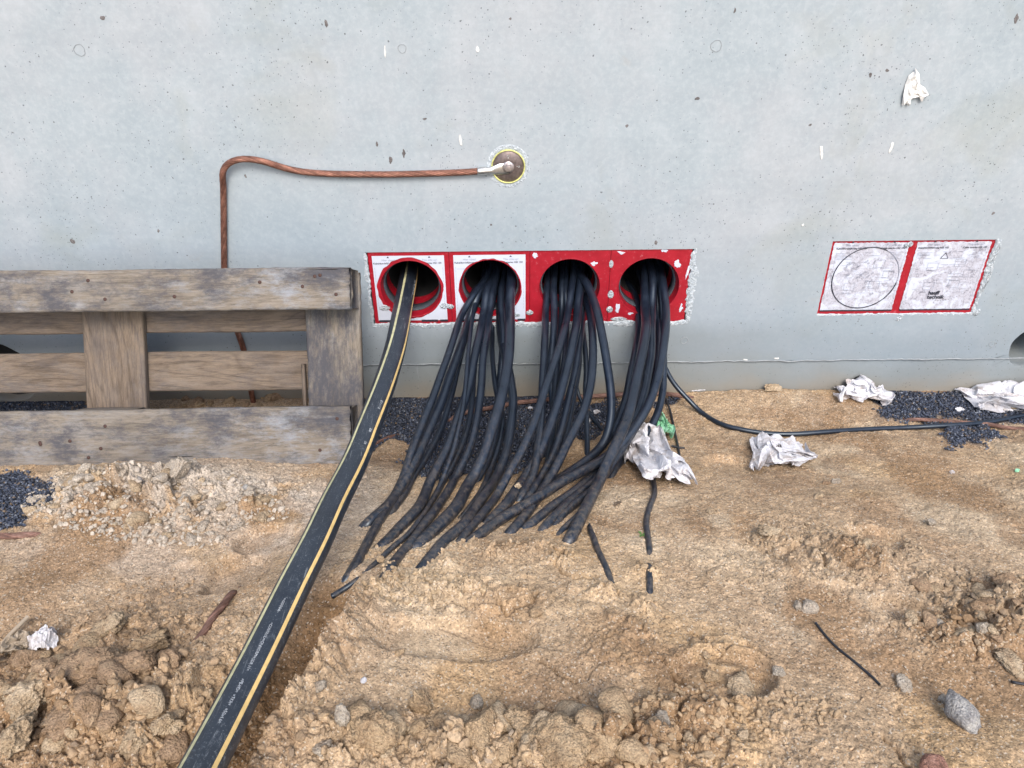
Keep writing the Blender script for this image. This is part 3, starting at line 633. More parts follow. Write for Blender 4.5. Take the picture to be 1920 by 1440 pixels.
# torn scrap high on the wall
outl = [(1715, 125), (1722, 138), (1724, 158), (1736, 165), (1740, 178), (1730, 182), (1728, 190), (1722, 180), (1705, 186), (1700, 198), (1694, 192), (1688, 199), (1690, 176), (1697, 158), (1703, 142), (1712, 133)]
oc = np.array([at_y(p[0], p[1], 0) for p in outl]); cc = oc.mean(0); n = len(oc); rg = np.random.default_rng(3)
V = [(cc[0], -.007, cc[2])]
for s_, y_ in ((.35, -.009), (.62, -.005), (.85, -.006), (1, -.0015)):
    for p in oc: V.append((cc[0]+(p[0]-cc[0])*s_+rg.normal()*.0012, y_-abs(rg.normal())*.003, cc[2]+(p[2]-cc[2])*s_+rg.normal()*.0012))
Fq = grid_faces(4, n, True)+1; F3 = np.array([[0, 1+(i+1) % n, 1+i] for i in range(n)])
so_ = link('plaster_scrap', mesh_np('plaster_scrap', V, [F3, Fq], MPLAS, False)); tag(so_, 'torn white scrap stuck high on the right of the wall', 'scrap')

# ------------------------------------------------------------------ cable entry modules
def text_mesh(s, size, bold=0):
    cu = bpy.data.curves.new('t', 'FONT'); cu.body = s; cu.size = size; cu.offset = bold; cu.align_x = 'LEFT'
    cu.resolution_u = 2
    ob = bpy.data.objects.new('t', cu); COL.objects.link(ob); dg = bpy.context.evaluated_depsgraph_get()
    me = bpy.data.meshes.new_from_object(ob.evaluated_get(dg)); bpy.data.objects.remove(ob); bpy.data.curves.remove(cu)
    V = np.array([v.co for v in me.vertices]) if len(me.vertices) else np.zeros((0, 3)); F = [list(p.vertices) for p in me.polygons]; bpy.data.meshes.remove(me)
    return V, F
def add_faces(mb, V, F, c=None):
    by = {}
    for f in F: by.setdefault(len(f), []).append(f)
    mb.add(V, [np.array(f) for f in by.values()], c)
def text_on_wall(mb, s, x, z, size, y, align='L', bold=0, shear=0, rot=0):
    V, F = text_mesh(s, size, bold)
    if not len(V): return
    w_ = V[:, 0].max(); V[:, 0] -= {'L': 0, 'C': w_/2, 'R': w_}[align]
    X_ = V[:, 0]+shear*V[:, 1]; Z_ = V[:, 1]; c_, s__ = math.cos(rot), math.sin(rot)
    add_faces(mb, np.stack([x+X_*c_-Z_*s__, np.full(len(V), y), z+X_*s__+Z_*c_], 1), F)
def rect_w(mb, x0, x1, z0, z1, y, c=None): mb.add([(x0, y, z0), (x1, y, z0), (x1, y, z1), (x0, y, z1)], np.array([[0, 1, 2, 3]]), c)
def plate_with_hole(cx, cz, hw, r, y, seed, jagr=0, jage=0, n=96, depth=.004):
    """square plate, round hole, both edges may be ragged"""
    rg = np.random.default_rng(seed); a = np.linspace(0, 2*math.pi, n, endpoint=False)
    jr = np.interp(a, np.linspace(0, 2*math.pi, 40), np.append(rg.uniform(-1, 1, 39), 0)); jr[-1] = jr[0] = 0
    inn = [(cx+math.cos(k)*(r+jagr*j), cz+math.sin(k)*(r+jagr*j)) for k, j in zip(a, jr)]
    out = []
    for k in a:
        dx, dz = math.cos(k), math.sin(k); s = hw/max(abs(dx), abs(dz)); e = jage*rg.uniform(-1, .2)
        out.append((cx+dx*(s+e), cz+dz*(s+e)))
    V = [(p[0], y, p[1]) for p in out]+[(p[0], y, p[1]) for p in inn]+[(p[0], y+depth, p[1]) for p in inn]
    return V, grid_faces(3, n, True)[:, ::-1]
def revolve(cx, cz, prof, n=64):
    a = np.linspace(0, 2*math.pi, n, endpoint=False); V = []
    for r, y in prof: V += [(cx+r*math.cos(k), y, cz+r*math.sin(k)) for k in a]
    return V, grid_faces(len(prof), n, True)[:, ::-1]
def label_print(mb_ink, mb_grey, cx, cz, y, cut=None, seed=0, full=False):
    rg = np.random.default_rng(seed); top = cz+.083
    for xo, t1, t2 in ((-.052, 'Hier oben!', 'Kabeldurchführung HSI 150'), (.055, 'This side up!', 'Cable entries HSI 150')):
        x = cx+xo
        mb_ink.add([(x-.0035, y, top+.0045), (x+.0035, y, top+.0045), (x, y, top+.009)], np.array([[0, 1, 2]]))
        text_on_wall(mb_grey, t1, x, top-.004, .0078, y, 'C')
        text_on_wall(mb_ink, t2, x, top-.0125, .0070, y, 'C', .00012)
    def line(x0, x1, z0, z1, g=mb_grey):
        if cut is not None:
            for xx_, zz_ in ((x0, z0), (x1, z1), ((x0+x1)/2, (z0+z1)/2)):
                if math.hypot(xx_-cut[0], zz_-cut[1]) < cut[2]+.002: return
        rect_w(g, x0, x1, z0, z1, y)
    for k in range(5):
        for x0 in (-.086, .052):
            line(cx+x0, cx+x0+.020+rg.uniform(0, .016), top-.024-k*.004, top-.0234-k*.004)
    for k in range(14):
        z = top-.022-k*.0088
        for x0, x1 in ((-.089, -.0885), (.0885, .089)): line(cx+x0, cx+x1, z-.007, z)
        if full or k > 9:
            for _ in range(3):
                q = rg.uniform(-.085, .06); line(cx+q, cx+q+rg.uniform(.008, .026), z, z+.0006)
    if full:
        for q, zq in ((-.04, .02), (.03, .03), (.03, -.03), (-.035, -.035), (.06, 0)):
            x = cx+q; z = cz+zq
            for x0, x1, z0, z1 in ((-.014, .014, .010, .0106), (-.014, .014, -.0106, -.010), (-.014, -.0134, -.010, .010), (.0134, .014, -.010, .010)): rect_w(mb_grey, x+x0, x+x1, z+z0, z+z1, y)
YP = .0035                                     # face of the red plates, just inside the wall's face
HR = .0765
labs = ['red cable entry frame at the left end, carrying the striped pipe', 'red cable entry frame with white label, second from the left', 'bare red cable entry frame, third from the left of the row', 'red cable entry frame at the right end of the open row, its label torn']
for k, (cx, cz) in enumerate(HC):
    e = empty('cable_entry', (0, 0, 0)); tag(e, labs[k], 'cable entry', 'open red cable entries in a row')
    mb = MB(); mb.add(*plate_with_hole(cx, cz, PW, HR+.006, YP, k+5)); mb.build('frame', MRED, e, False)
    mb = MB(); mb.add(*revolve(cx, cz, [(HR+.0065, YP-.0012), (HR+.004, YP-.0022), (HR+.0035, YP+.002), (HR-.001, YP+.030)])); mb.build('red_sleeve', MRED, e)
    mb = MB(); mb.add(*revolve(cx, cz, [(HR-.0035, .062), (HR-.0035, .11)])); mb.build('inner_sleeve', MRED, e)
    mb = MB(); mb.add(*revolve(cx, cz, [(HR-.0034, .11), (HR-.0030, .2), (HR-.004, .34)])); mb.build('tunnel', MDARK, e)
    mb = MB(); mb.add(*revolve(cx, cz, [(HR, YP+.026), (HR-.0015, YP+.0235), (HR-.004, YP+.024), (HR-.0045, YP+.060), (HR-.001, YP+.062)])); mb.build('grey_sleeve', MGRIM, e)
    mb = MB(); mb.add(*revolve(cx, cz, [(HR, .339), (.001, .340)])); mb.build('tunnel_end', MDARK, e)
    if k < 2:
        lc = (cx-.001 if k == 0 else cx, cz-.001); ro = .0875 if k == 0 else .083
        hw = .0935; mb = MB(); V_, F_ = plate_with_hole(lc[0], lc[1]+.002, hw, ro, YP-.0012, k+15, .0022, 0, depth=.0008); mb.add(V_, F_)
        lab = mb.build('label_sheet', MPA, e, False)
        mi, mg = MB(), MB()
        label_print(mi, mg, lc[0], lc[1]+.002, YP-.0018, (lc[0], lc[1], ro), k)
        # text that would run over the opening is torn away with it
        for q in (mi, mg):
            V_ = np.concatenate(q.V); keep = np.hypot(V_[:, 0]-lc[0], V_[:, 2]-lc[1]) > ro+.001
            q.F = {n_: [f[np.all(keep[f], axis=1)] for f in [np.concatenate(fs)]] for n_, fs in q.F.items()}
            q.F = {n_: fs for n_, fs in q.F.items() if len(fs[0])}
        mi.build('print', MINK, lab, False); mg.build('fine_print', MINKG, lab, False)
        mb = MB(); zb = cz-.0925
        for x0, x1 in ((-.093, -.02), (.022, .066) if k == 0 else (-.02, .05), (.072, .093)): rect_w(mb, cx+x0, cx+x1, zb-.004, zb+.002, YP-.0016)
        mb.build('black_footer', MINK, lab, False)
    else:        # scraps of the torn label
        for i, (px, py, w_, h_, s_) in enumerate([(1003, 480, .012, .010, 1), (1114, 494, .011, .012, 2)] if k == 2 else [(1165, 474, .014, .006, 3), (1245, 470, .010, .007, 4), (1271, 494, .010, .012, 5), (1157, 578, .008, .016, 6), (1181, 588, .011, .006, 7), (1291, 505, .005, .040, 8), (1276, 578, .008, .016, 9)]):
            mb = MB(); V_, F_ = blob(px, py, w_*.75, h_*.75, 70+s_, YP, .0005, 30, .55, -.15 if s_ in (6, 8, 9) else 0); mb.add(V_, F_); mb.build('label_scrap', MPA, e, False)
    # lugs between the modules
    for zz_ in (-.07, .0, .07):
        mb = MB(); rect_w(mb, cx+PW-.006, cx+PW-.003, cz+zz_-.012, cz+zz_+.012, YP-.0008); mb.build('clip', MRED, e, False)
def foam_ring(x0, x1, z0, z1, wid, seed, y=.0008, th=.004):
    """ragged band of set resin round a recess"""
    per = []; N = 1100; L = 2*((x1-x0)+(z1-z0)); rg = np.random.default_rng(seed)
    s = np.linspace(0, L, N, endpoint=False); W_, H_ = x1-x0, z1-z0; P = []
    for q in s:
        if q < W_: P.append((x0+q, z0, 0, -1))
        elif q < W_+H_: P.append((x1, z0+q-W_, 1, 0))
        elif q < 2*W_+H_: P.append((x1-(q-W_-H_), z1, 0, 1))
        else: P.append((x0, z1-(q-2*W_-H_), -1, 0))
    P = np.array(P)
    for _ in range(12): P[:, 2:] = (np.roll(P[:, 2:], 1, 0)+P[:, 2:]*2+np.roll(P[:, 2:], -1, 0))/4
    bx = P[:, 2]*0
    side = np.where(P[:, 3] < -.5, wid[0], np.where(P[:, 2] > .5, wid[1], np.where(P[:, 3] > .5, wid[2], wid[3])))
    for _ in range(10): side = (np.roll(side, 1)+side*2+np.roll(side, -1))/4
    no = 1+.45*vn(s, s*0, .03, seed)+.3*vn(s, s*0, .008, seed+1); ni = .5*vn(s, s*0+3, .02, seed+2)+.5*vn(s, s*0, .006, seed+3)
    V = []; nr = 7
    for j in range(nr):
        t = j/(nr-1); off = -side*.45*(1+.8*ni)*(1-t)+side*no*t
        hh = th*math.sin(math.pi*t)**.6*(.55+.45*vn(s*1., s*0+t*.03, .010, seed+9)+.25*vn(s*1., s*0+t*.03, .004, seed+10))*np.clip(side/.008, .2, 1)
        V += [(p[0]+p[2]*o, y-h_ if j not in (0, nr-1) else y+.002, p[1]+p[3]*o) for p, o, h_ in zip(P, off, hh)]
    return V, grid_faces(nr, N, True)
mb = MB(); mb.add(*foam_ring(*rects[0], (.011, .015, .0015, .009), 4, .0008, .0025)); mb.build('mortar_seal', MFO, wall)
mb = MB(); mb.add(*foam_ring(*rects[1], (.006, .009, .0015, .0025), 14, .0008, .0025)); mb.build('mortar_seal', MFO, wall)
# lumps of cellular glue on the frames
glue = [(721, 577, 24, 11), (833, 573, 22, 12), (845, 575, 14, 9), (993, 586, 15, 10), (1145, 552, 13, 15), (1143, 580, 14, 12), (1146, 495, 9, 14), (1293, 560, 12, 26), (1160, 598, 34, 8), (1215, 602, 20, 6), (970, 590, 12, 8)]
for i, (px, py, w_, h_) in enumerate(glue):
    c = at_y(px, py, YP); k = .00137; nn = 16; gx, gz = np.meshgrid(np.linspace(-1, 1, nn), np.linspace(-1, 1, nn)); q = gx**2+gz**2
    th = .0022*np.clip(1-q, 0, 1)**.4*(1+.7*RNG.normal(size=q.shape)) - .0012*(q > .8)
    V = np.stack([c[0]+gx*w_*k/2, YP-.0002-th, c[2]+gz*h_*k/2*1.2], -1).reshape(-1, 3)
    mb = MB(); f = grid_faces(nn, nn); keep = (q.reshape(-1)[f] < 1.05).all(1); mb.add(V, f[keep]); mb.build('glue_lump', MFO, wall)
# closed pair on the right
labs = ['closed cable entry with a round cut traced in its smeared label, left of the pair', 'closed cable entry with smeared white label, right of the pair']
for k, (cx, cz) in enumerate(RC):
    e = empty('cable_entry'); tag(e, labs[k], 'cable entry', 'closed cable entries on the right')
    mb = MB(); rect_w(mb, cx-PW-.001, cx+PW+.001, cz-PW, cz+PW, YP); mb.build('frame', MRED, e, False)
    x0, x1, z0, z1 = cx-.095+(.0 if k else -.004), cx+.095, cz-.092, cz+.100
    nn = 40; gx, gz = np.meshgrid(np.linspace(0, 1, nn), np.linspace(0, 1, nn)); ed = (np.minimum(np.minimum(gx, 1-gx), np.minimum(gz, 1-gz)) < .001)
    V = np.stack([x0+gx*(x1-x0)+ed*.0012*RNG.uniform(-1, 1, gx.shape), YP-.0010-.0009*np.abs(fbm(gx, gz, .2, 3, k+4)), z0+gz*(z1-z0)+ed*.0012*RNG.uniform(-1, 1, gx.shape)], -1).reshape(-1, 3)
    lab = link('label_sheet', mesh_np('label_sheet', V, grid_faces(nn, nn)[:, ::-1], MPS, True), e)
    mi, mg = MB(), MB(); label_print(mi, mg, cx, cz+.012, YP-.0026, None, k+30, True)
    if k == 1:
        text_on_wall(mi, 'hauff', cx-.030, cz-.048, .015, YP-.0027, 'L', .0006); text_on_wall(mi, 'technik', cx-.030, cz-.060, .015, YP-.0027, 'L', .0004)
        tri = [(cx-.026, cz+.055), (cx-.006, cz+.055), (cx-.016, cz+.071)]
        for a, b in zip(tri, tri[1:]+tri[:1]): mi.add(*tube(np.array([[a[0], YP-.0027, a[1]], [(a[0]+b[0])/2, YP-.0027, (a[1]+b[1])/2], [b[0], YP-.0027, b[1]]]), .0006, 5))
        for q in range(16):
            a = math.radians(-112+q*4.6); rect_w(mi, cx+.005+.088*math.cos(a), cx+.005+.088*math.cos(a)+.003, cz+.022+.088*math.sin(a), cz+.0228+.088*math.sin(a), YP-.0027)
    else:
        a = np.linspace(.35*math.pi, 1.95*math.pi, 90); r_ = .0865
        P = np.stack([cx+.002+r_*np.cos(a), 0*a+YP-.0024, cz+r_*np.sin(a)+.001], 1); mi.add(*tube(P, .0010+.0006*np.abs(vn(a, a*0, .2, 5)), 6))
        a = np.linspace(-.05*math.pi, .35*math.pi, 30); P = np.stack([cx+.002+r_*np.cos(a), 0*a+YP-.0022, cz+r_*np.sin(a)+.001], 1); mg.add(*tube(P, .0007, 5))
        for q in range(20):    # print of the loosened disc, turned
            x, z = cx+random.uniform(-.055, .055), cz+random.uniform(-.055, .055)
            text_on_wall(mg, random.choice(['HSI 150', 'max', 'M 8', '150', '1 x', '90']), x, z, .0065, YP-.0027, 'C', 0, 0, .75)
    mi.build('print', MINK, lab, False); mg.build('fine_print', MINKG, lab, False)
    mb = MB(); rect_w(mb, x0, x1, z0-.0035, z0+.0004, YP-.0018); mb.build('black_footer', MINK, lab, False)
# rubble of glue on the closed pair's right edge
for i, (px, py, w_, h_) in enumerate([(1866, 470, 14, 40), (1850, 520, 10, 60), (1685, 595, 12, 12), (1830, 585, 12, 14), (1703, 458, 16, 10)]):
    c = at_y(px, py, YP); k = .00138; nn = 16; gx, gz = np.meshgrid(np.linspace(-1, 1, nn), np.linspace(-1, 1, nn)); q = gx**2+gz**2
    th = .0026*np.clip(1-q, 0, 1)**.4*(1+.7*RNG.normal(size=q.shape))-.0012*(q > .8)
    V = np.stack([c[0]+gx*w_*k/2+gz*.004, YP-.003-th, c[2]+gz*h_*k/2*1.2], -1).reshape(-1, 3); f = grid_faces(nn, nn); keep = (q.reshape(-1)[f] < 1.05).all(1)
    mb = MB(); mb.add(V, f[keep]); mb.build('glue_lump', MFO, wall)

# ------------------------------------------------------------------ earthing terminal and its copper line
c = at_y(953, 312, 0); et = empty('earthing_terminal', (c[0], 0, c[2])); tag(et, 'round brown earthing terminal with a hexagon bolt and yellow rim on the wall', 'terminal')
def rev_at(prof, n=48): return revolve(0, 0, prof, n)
mb = MB(); mb.add(*rev_at([(.054, .0005), (.050, -.0012), (.046, -.0005), (.041, -.0015), (.0400, .0005)])); mb.build('cast_collar', MFO, et)
mb = MB(); mb.add(*rev_at([(.0415, .0002), (.0410, -.0035), (.0392, -.0045), (.0380, -.0030), (.0380, .0005)])); mb.build('rim', MYEL, et)
mb = MB(); mb.add(*rev_at([(.0383, -.0005), (.0375, -.0016), (.012, -.0018), (.0005, -.0018)])); mb.build('plate', MSTEEL, et)
mb = MB()
for a in (0, 90): 
    r = math.radians(a); dx, dz = math.cos(r), math.sin(r)
    for s0, s1, wd in ((.020, .027, .0006),): mb.add(*tube(np.array([[dx*s0, -.0022, dz*s0], [dx*(s0+s1)/2, -.0022, dz*(s0+s1)/2], [dx*s1, -.0022, dz*s1]]), wd, 5))
    for sg in (-1, 1): mb.add(*tube(np.array([[dx*.028, -.0022, dz*.028], [dx*.0265-dz*sg*.0015, -.0022, dz*.0265+dx*sg*.0015], [dx*.025-dz*sg*.003, -.0022, dz*.025+dx*sg*.003]]), .0006, 5))
mb.build('arrow_marks', MZINC, et)
mb = MB(); V_, F_ = revolve(0, 0, [(.0140, -.006), (.0143, -.0075), (.0138, -.0088), (.008, -.0090)], 40); mb.add(V_, F_); mb.build('washer', MBOLT, et)
mb = MB(); V_, F_ = revolve(0, 0, [(.0098, -.0088), (.0098, -.0155), (.0085, -.0170), (.0005, -.0172)], 6); mb.add(V_, F_); V_, F_ = revolve(0, 0, [(.0055, -.017), (.0055, -.0195), (.0005, -.0198)], 20); mb.add(V_, F_); mb.build('bolt', MBOLT, et, False)
cw = [(897, 321), (860, 323.5), (800, 325.5), (740, 327), (680, 327), (620, 326), (575, 323), (545, 318), (520, 311), (495, 303), (470, 298.5), (450, 298.5), (434, 303), (422, 312), (417, 326), (418.5, 345), (419, 370), (419.5, 420), (420, 470), (421, 510), (428, 560), (441, 610), (455, 650), (464, 690), (470, 730)]
P = [at_y(px, py, -.009-(.012 if 9 <= i <= 14 else .0)-(.004 if i in (8, 15) else 0)) for i, (px, py) in enumerate(cw)]; P.append(P[-1]+np.array([.004, -.01, -.09]))
P = smooth_path(resample(catmull(P), .004)[0], 6)
P = smooth_path(P, 1)
T0 = rope(P, .0078, 9, 7.5, 8); cw_o = T0.build('copper_earth_wire', MCU); tag(cw_o, 'bare stranded copper wire bent down the wall from the earthing terminal', 'wire')
a0 = P[0]; mb = MB(); dirx = np.array([1., 0, 0]); L0 = at_y(897, 321, -.009)
prof = [(-.002, .0088, .0088), (0, .0094, .0094), (.018, .0094, .0094), (.022, .0086, .0086), (.032, .0092, .0088), (.040, .0110, .0055), (.050, .0135, .0028), (.060, .0135, .0026), (.072, .0135, .0026), (.080, .0095, .0026), (.083, .002, .002)]
V_ = []; nn = 20
zt = np.interp([q[0] for q in prof], [0, .05, .083], [0, .003, .006])
for (s_, rz, ry), dz in zip(prof, zt):
    for k in range(nn):
        a = 2*math.pi*k/nn; V_.append((L0[0]+s_, L0[1]+.0045*sstep(.03, .05, s_)+ry*math.sin(a)*-1, L0[2]+dz+rz*math.cos(a)))
mb.add(V_, [grid_faces(len(prof), nn, True), np.array([list(range(nn))])]); mb.build('cable_lug', MZINC, cw_o)

# ------------------------------------------------------------------ striped conduit
print('conduit')
rowsP = [(766, 520, -.10), (762, 545, -.04), (757.5, 565, .02), (751.3, 600, .14), (742, 650, .275), (727.5, 700, .39), (710.5, 750, .49), (691, 800, .585), (664, 870, .70), (622.4, 950, .845), (591.8, 1020, .955), (551, 1097, 1.05), (494.5, 1215, 1.165), (436, 1330, 1.265), (382.3, 1435, 1.35), (340, 1515, 1.41), (300, 1600, 1.47)]
rowsP = [(768, 505, -.22), (768, 500, -.33)][::-1]+rowsP
P = smooth_path(resample(catmull([at_y(a, b, -d) for a, b, d in rowsP]), .01)[0], 30)
CP = P; rP = .025; T, N, B = frames(P, (0, 0, 1))
# surface frame: "up" is towards the camera side so that stripes run along the visible face
upv = np.array([0, 0, 1.]); S = np.cross(T, upv); S /= np.linalg.norm(S, axis=1)[:, None]; Uu = np.cross(S, T)
def on_pipe(s, ang, r=rP):      # ang from the top, positive to the right of the picture
    L = np.concatenate([[0], np.cumsum(np.linalg.norm(np.diff(P, axis=0), axis=1))])
    f = lambda A: np.stack([np.interp(s, L, A[:, k]) for k in range(3)], 1)
    return f(P)+r*(np.cos(ang)[:, None]*f(Uu)-np.sin(ang)[:, None]*f(S))
PL = np.concatenate([[0], np.cumsum(np.linalg.norm(np.diff(P, axis=0), axis=1))])
pe = empty('striped_conduit', tuple(P[0])); tag(pe, 'thick black plastic pipe with two yellow stripes running from the first hole towards the viewer', 'pipe')
def shift(mb): 
    for i in range(len(mb.V)): mb.V[i] = mb.V[i]-P[0]
    return mb
mb = MB(); ss = np.linspace(0, PL[-1], 220); aa = np.linspace(0, 2*math.pi, 48, endpoint=False)
V_ = np.concatenate([on_pipe(np.full(48, s_), aa) for s_ in ss]); mb.add(V_, grid_faces(220, 48, True)[:, ::-1]); shift(mb).build('pipe_body', MP, pe)
def stripe(a0, a1, mt):
    mb = MB(); k = 5; aa = np.linspace(a0, a1, k); V_ = []
    for j, s_ in enumerate(ss): V_.append(on_pipe(np.full(k, s_), aa, rP+.00025))
    mb.add(np.concatenate(V_), grid_faces(220, k)[:, ::-1]); shift(mb).build('stripe', mt, pe)
LS = [0, .33, .45, 1.05, PL[-1]]
tw = np.interp(ss, [.30, .42, .95, 1.2, PL[-1]], np.radians([-8, -8, -29, -30, -30]))
stripe_ang = tw
def stripe2(name, off, mt, wd):
    mb = MB(); k = 6; V_ = []
    for j, s_ in enumerate(ss): V_.append(on_pipe(np.full(k, s_), tw[j]+off+np.linspace(-wd, wd, k), rP+.00025))
    mb.add(np.concatenate(V_), grid_faces(220, k)[:, ::-1]); shift(mb).build('stripe', mt, pe)
stripe2('a', 0, MSTR2, .115); stripe2('b', math.radians(86), MSTR, .115); stripe2('c', math.radians(180), MSTR, .14); stripe2('d', math.radians(270), MSTR2, .14)
prow = np.array([720-F_PX*((p-CAM)@_U)/((p-CAM)@_fw) for p in P])
def s_at_row(row): i = np.argmax(prow > row); return np.interp(row, prow[i-1:i+1], PL[i-1:i+1])
mb = MB()
for row, s, size, off, st in [(532, '5601 MBC 067 JIN 900 /', .0075, 62, 1.2), (765, '811:111:8', .0085, 37, 1.0), (818, '838', .0075, 35, 1.0), (843, 'DK', .0070, 34, 1.0),
        (1143, '=00006-', .0058, 19, 1.55), (1190, '=CONTROL=', .0056, 16, 1.0), (1222, '=ONNORM=', .0060, 16, 1.05), (1256, '=SDR 11=', .0060, 15, 1.05),
        (1299, '=PE-HD=', .0062, 15, 1.05), (1330, '=TKR=', .0062, 14, 1.1), (1358, '=50x4.6=', .0062, 13, 1.15)]:
    Vt, Ft = text_mesh(s, size*.9, 0)
    if not len(Vt): continue
    s0 = s_at_row(row); Vn = on_pipe(s0+Vt[:, 0]*st, math.radians(off)+(Vt[:, 1]-size*.3)/rP, rP+.0004); add_faces(mb, Vn, Ft)
shift(mb).build('print', MWHI, pe, False)

# ------------------------------------------------------------------ cables
print('cables')
GN = np.stack
def ground_pt(px, py, off):
    dz = 0.
    for _ in range(2):
        p = gnd(px, py, off+dz); dz = float(hfull(p[0:1], p[1:2], False, False)[0]-h0(p[0], p[1]))
    return gnd(px, py, off+dz)
HOLE_OF = {}
CABLES = []
def cable(path, dia, label, group, land=900, layer=0., end_off=None, start_in=True, start_y=None, exit_row=585, zlift=0.0, nm='power_cable', inside=None, wob=1.):
    pts = list(path); dia = dia*.84; r = dia/2; n = len(pts)
    L = [0]
    for a, b in zip(pts[:-1], pts[1:]): L.append(L[-1]+math.hypot(b[0]-a[0], b[1]-a[1]))
    rows_ = [p[1] for p in pts]
    il = next((i for i, p in enumerate(pts) if p[1] >= land), n-1)
    hx, hz_ = HC[{'seco': 1, 'thir': 2, 'four': 3}[group.split('from the ')[1][:4]]]
    def outside(p): q = at_y(p[0], p[1], 0); return math.hypot(q[0]-hx, q[2]-hz_) > HR-r*1.2
    ie = next((i for i, p in enumerate(pts) if outside(p) and p[1] > 535), 0)
    W3 = [None]*n
    m = max(1, n-1-il)
    for i in range(il, n):
        t = (i-il)/m; off = r*(1.0-(1.9*t**2.0 if end_off is None else .35*t))+zlift*(1-t)
        if i == n-1: off = -r*1.7 if end_off is None else end_off
        W3[i] = ground_pt(pts[i][0], pts[i][1], off)
    dl = -W3[il][1]; de = .020+layer*.5+r
    Lr = L[il]-L[ie] or 1
    for i in range(ie, il):
        t = (L[i]-L[ie])/Lr; f = t**.80; d = de+(dl-de)*f+layer*math.sin(math.pi*min(1, t*1.0))*.6
        W3[i] = at_y(pts[i][0], pts[i][1], -d)
    for i in range(ie-1, -1, -1):
        k = ie-i; W3[i] = at_y(pts[i][0], pts[i][1], -de+.05*k+.01*k*k)
    if start_in:      # on into the tunnel
        q = W3[0]; W3 = [q+np.array([(q[0]-W3[1][0])*1.0, .16, .02]), q+np.array([(q[0]-W3[1][0])*.5, .07, .015])]+W3
    Pc = smooth_path(resample(catmull(W3), .006)[0], 14, 1)
    # gentle irregularity of a heavy cable
    sL = np.arange(len(Pc))*.006; sd_ = len(CABLES)*7
    Pc[:, 0] += .0012*wob*vn(sL, sL*0, .12, sd_)*sstep(0, 20, np.arange(len(Pc))); 
    V_, F_ = tube(Pc, r*(1+.02*vn(sL, sL*0, .05, sd_+3)), 14); mb = MB(); base = Pc[0].copy(); mb.add(V_-base, F_)
    o = mb.build(nm, MR, None, True, loc=tuple(base)); tag(o, label, 'cable', group); CABLES.append(o); return o, Pc
g2, g3, g4 = 'black cables hanging from the second opening', 'black cables hanging from the third opening', 'black cables hanging from the fourth opening'
cable([(912, 520), (890.6, 548), (865.6, 589), (851.6, 629), (839, 668), (823.4, 715), (812, 745), (796, 781), (777, 830), (765, 864), (756, 896), (737.5, 932), (718.8, 966), (700, 997), (681, 1033), (662.5, 1067), (648, 1090), (640, 1104)], .0215, 'outermost black cable on the left of the second opening, reaching far down the sand', g2, 925, .02)
cable([(915, 525), (896.9, 551), (878, 607), (867, 642), (851.6, 684), (841, 712.5), (827, 754.7), (808.4, 797), (791, 836), (774, 870), (758, 900), (741, 932), (722, 955), (701.6, 970.6), (683, 989), (676, 997)], .028, 'thick black cable lying just inside the outermost one, its end surfacing on the left', g2, 915, .0)
cable([(905, 530), (885, 550), (878, 610), (866, 660), (849, 731), (838, 770), (825.6, 806), (807, 844), (788, 876.6), (769, 905), (765.6, 917), (745, 945.6), (732.8, 964), (722, 980)], .0185, 'thin black cable on the right side of the thick left one, buried early', g2, 905, -.02)
cable([(925, 522), (912, 545), (907.8, 590), (900, 629), (890.6, 668), (881, 715), (872, 750), (858, 785), (847.5, 817), (835, 848), (819, 876.6), (802, 914), (787.5, 947), (768.8, 969), (750, 988), (732.8, 1008), (712.5, 1028), (696, 1044)], .0265, 'black cable with a scuffed band half way across the sand', g2, 900, .005)
cable([(903, 530), (893.8, 560), (887.5, 590), (881, 640), (876, 690), (872.5, 722), (869, 755), (861.6, 794), (850.6, 840.6), (838, 876.6), (823.4, 913), (809.4, 938), (793.8, 964), (779.7, 983), (762.5, 1005), (737.5, 1024), (718.8, 1042.5), (693.8, 1066), (665.6, 1091), (640, 1108), (622, 1118)], .0125, 'thin glossy black cable crossing in front of thicker ones and ending furthest to the left', g2, 890, .03, zlift=.004)
cable([(930, 520), (921.9, 551), (917, 590), (912.5, 629), (906, 676), (903, 716), (899, 755), (892.8, 794), (883.4, 833), (871, 864), (853.8, 895), (846.9, 911), (828, 939), (811, 964), (792, 989), (775, 1014), (753, 1038), (732.8, 1064), (722, 1084), (714, 1098)], .0225, 'black cable left of the widest one, its end lifted clear of the sand', g2, 890, .015)
cable([(935, 525), (926, 560), (922, 621), (924, 676), (930, 731), (938, 760), (943, 790), (938, 825), (930, 852), (917, 885), (905, 915), (884, 947), (868.8, 967.5), (852, 985)], .016, 'thin black cable behind the widest one of the second opening', g2, 880, -.035)
cable([(948, 525), (940, 560), (938, 614), (944, 653), (953, 690), (958, 723), (961.6, 755), (958.4, 794), (955, 825), (947.5, 856), (933, 890), (918, 915), (900.6, 940), (883, 965), (866, 988), (845, 1004), (826.6, 1020.6), (809, 1044), (787.5, 1067.5), (776, 1092)], .0265, 'black cable swinging out on the right side of the second opening', g2, 885, -.015)
cable([(960, 510), (957.8, 535.6), (956, 574.7), (956, 613.8), (954.7, 652.8), (951.6, 684), (946.5, 715), (939.7, 747), (930, 778), (919, 812.5), (910, 843.8), (897.5, 876.6), (878.8, 907.8), (856, 950), (839, 969), (821.9, 987.8), (801.6, 1006.6), (779.7, 1030), (762, 1046)], .031, 'widest black cable, hanging foremost from the second opening', g2, 890, .035)
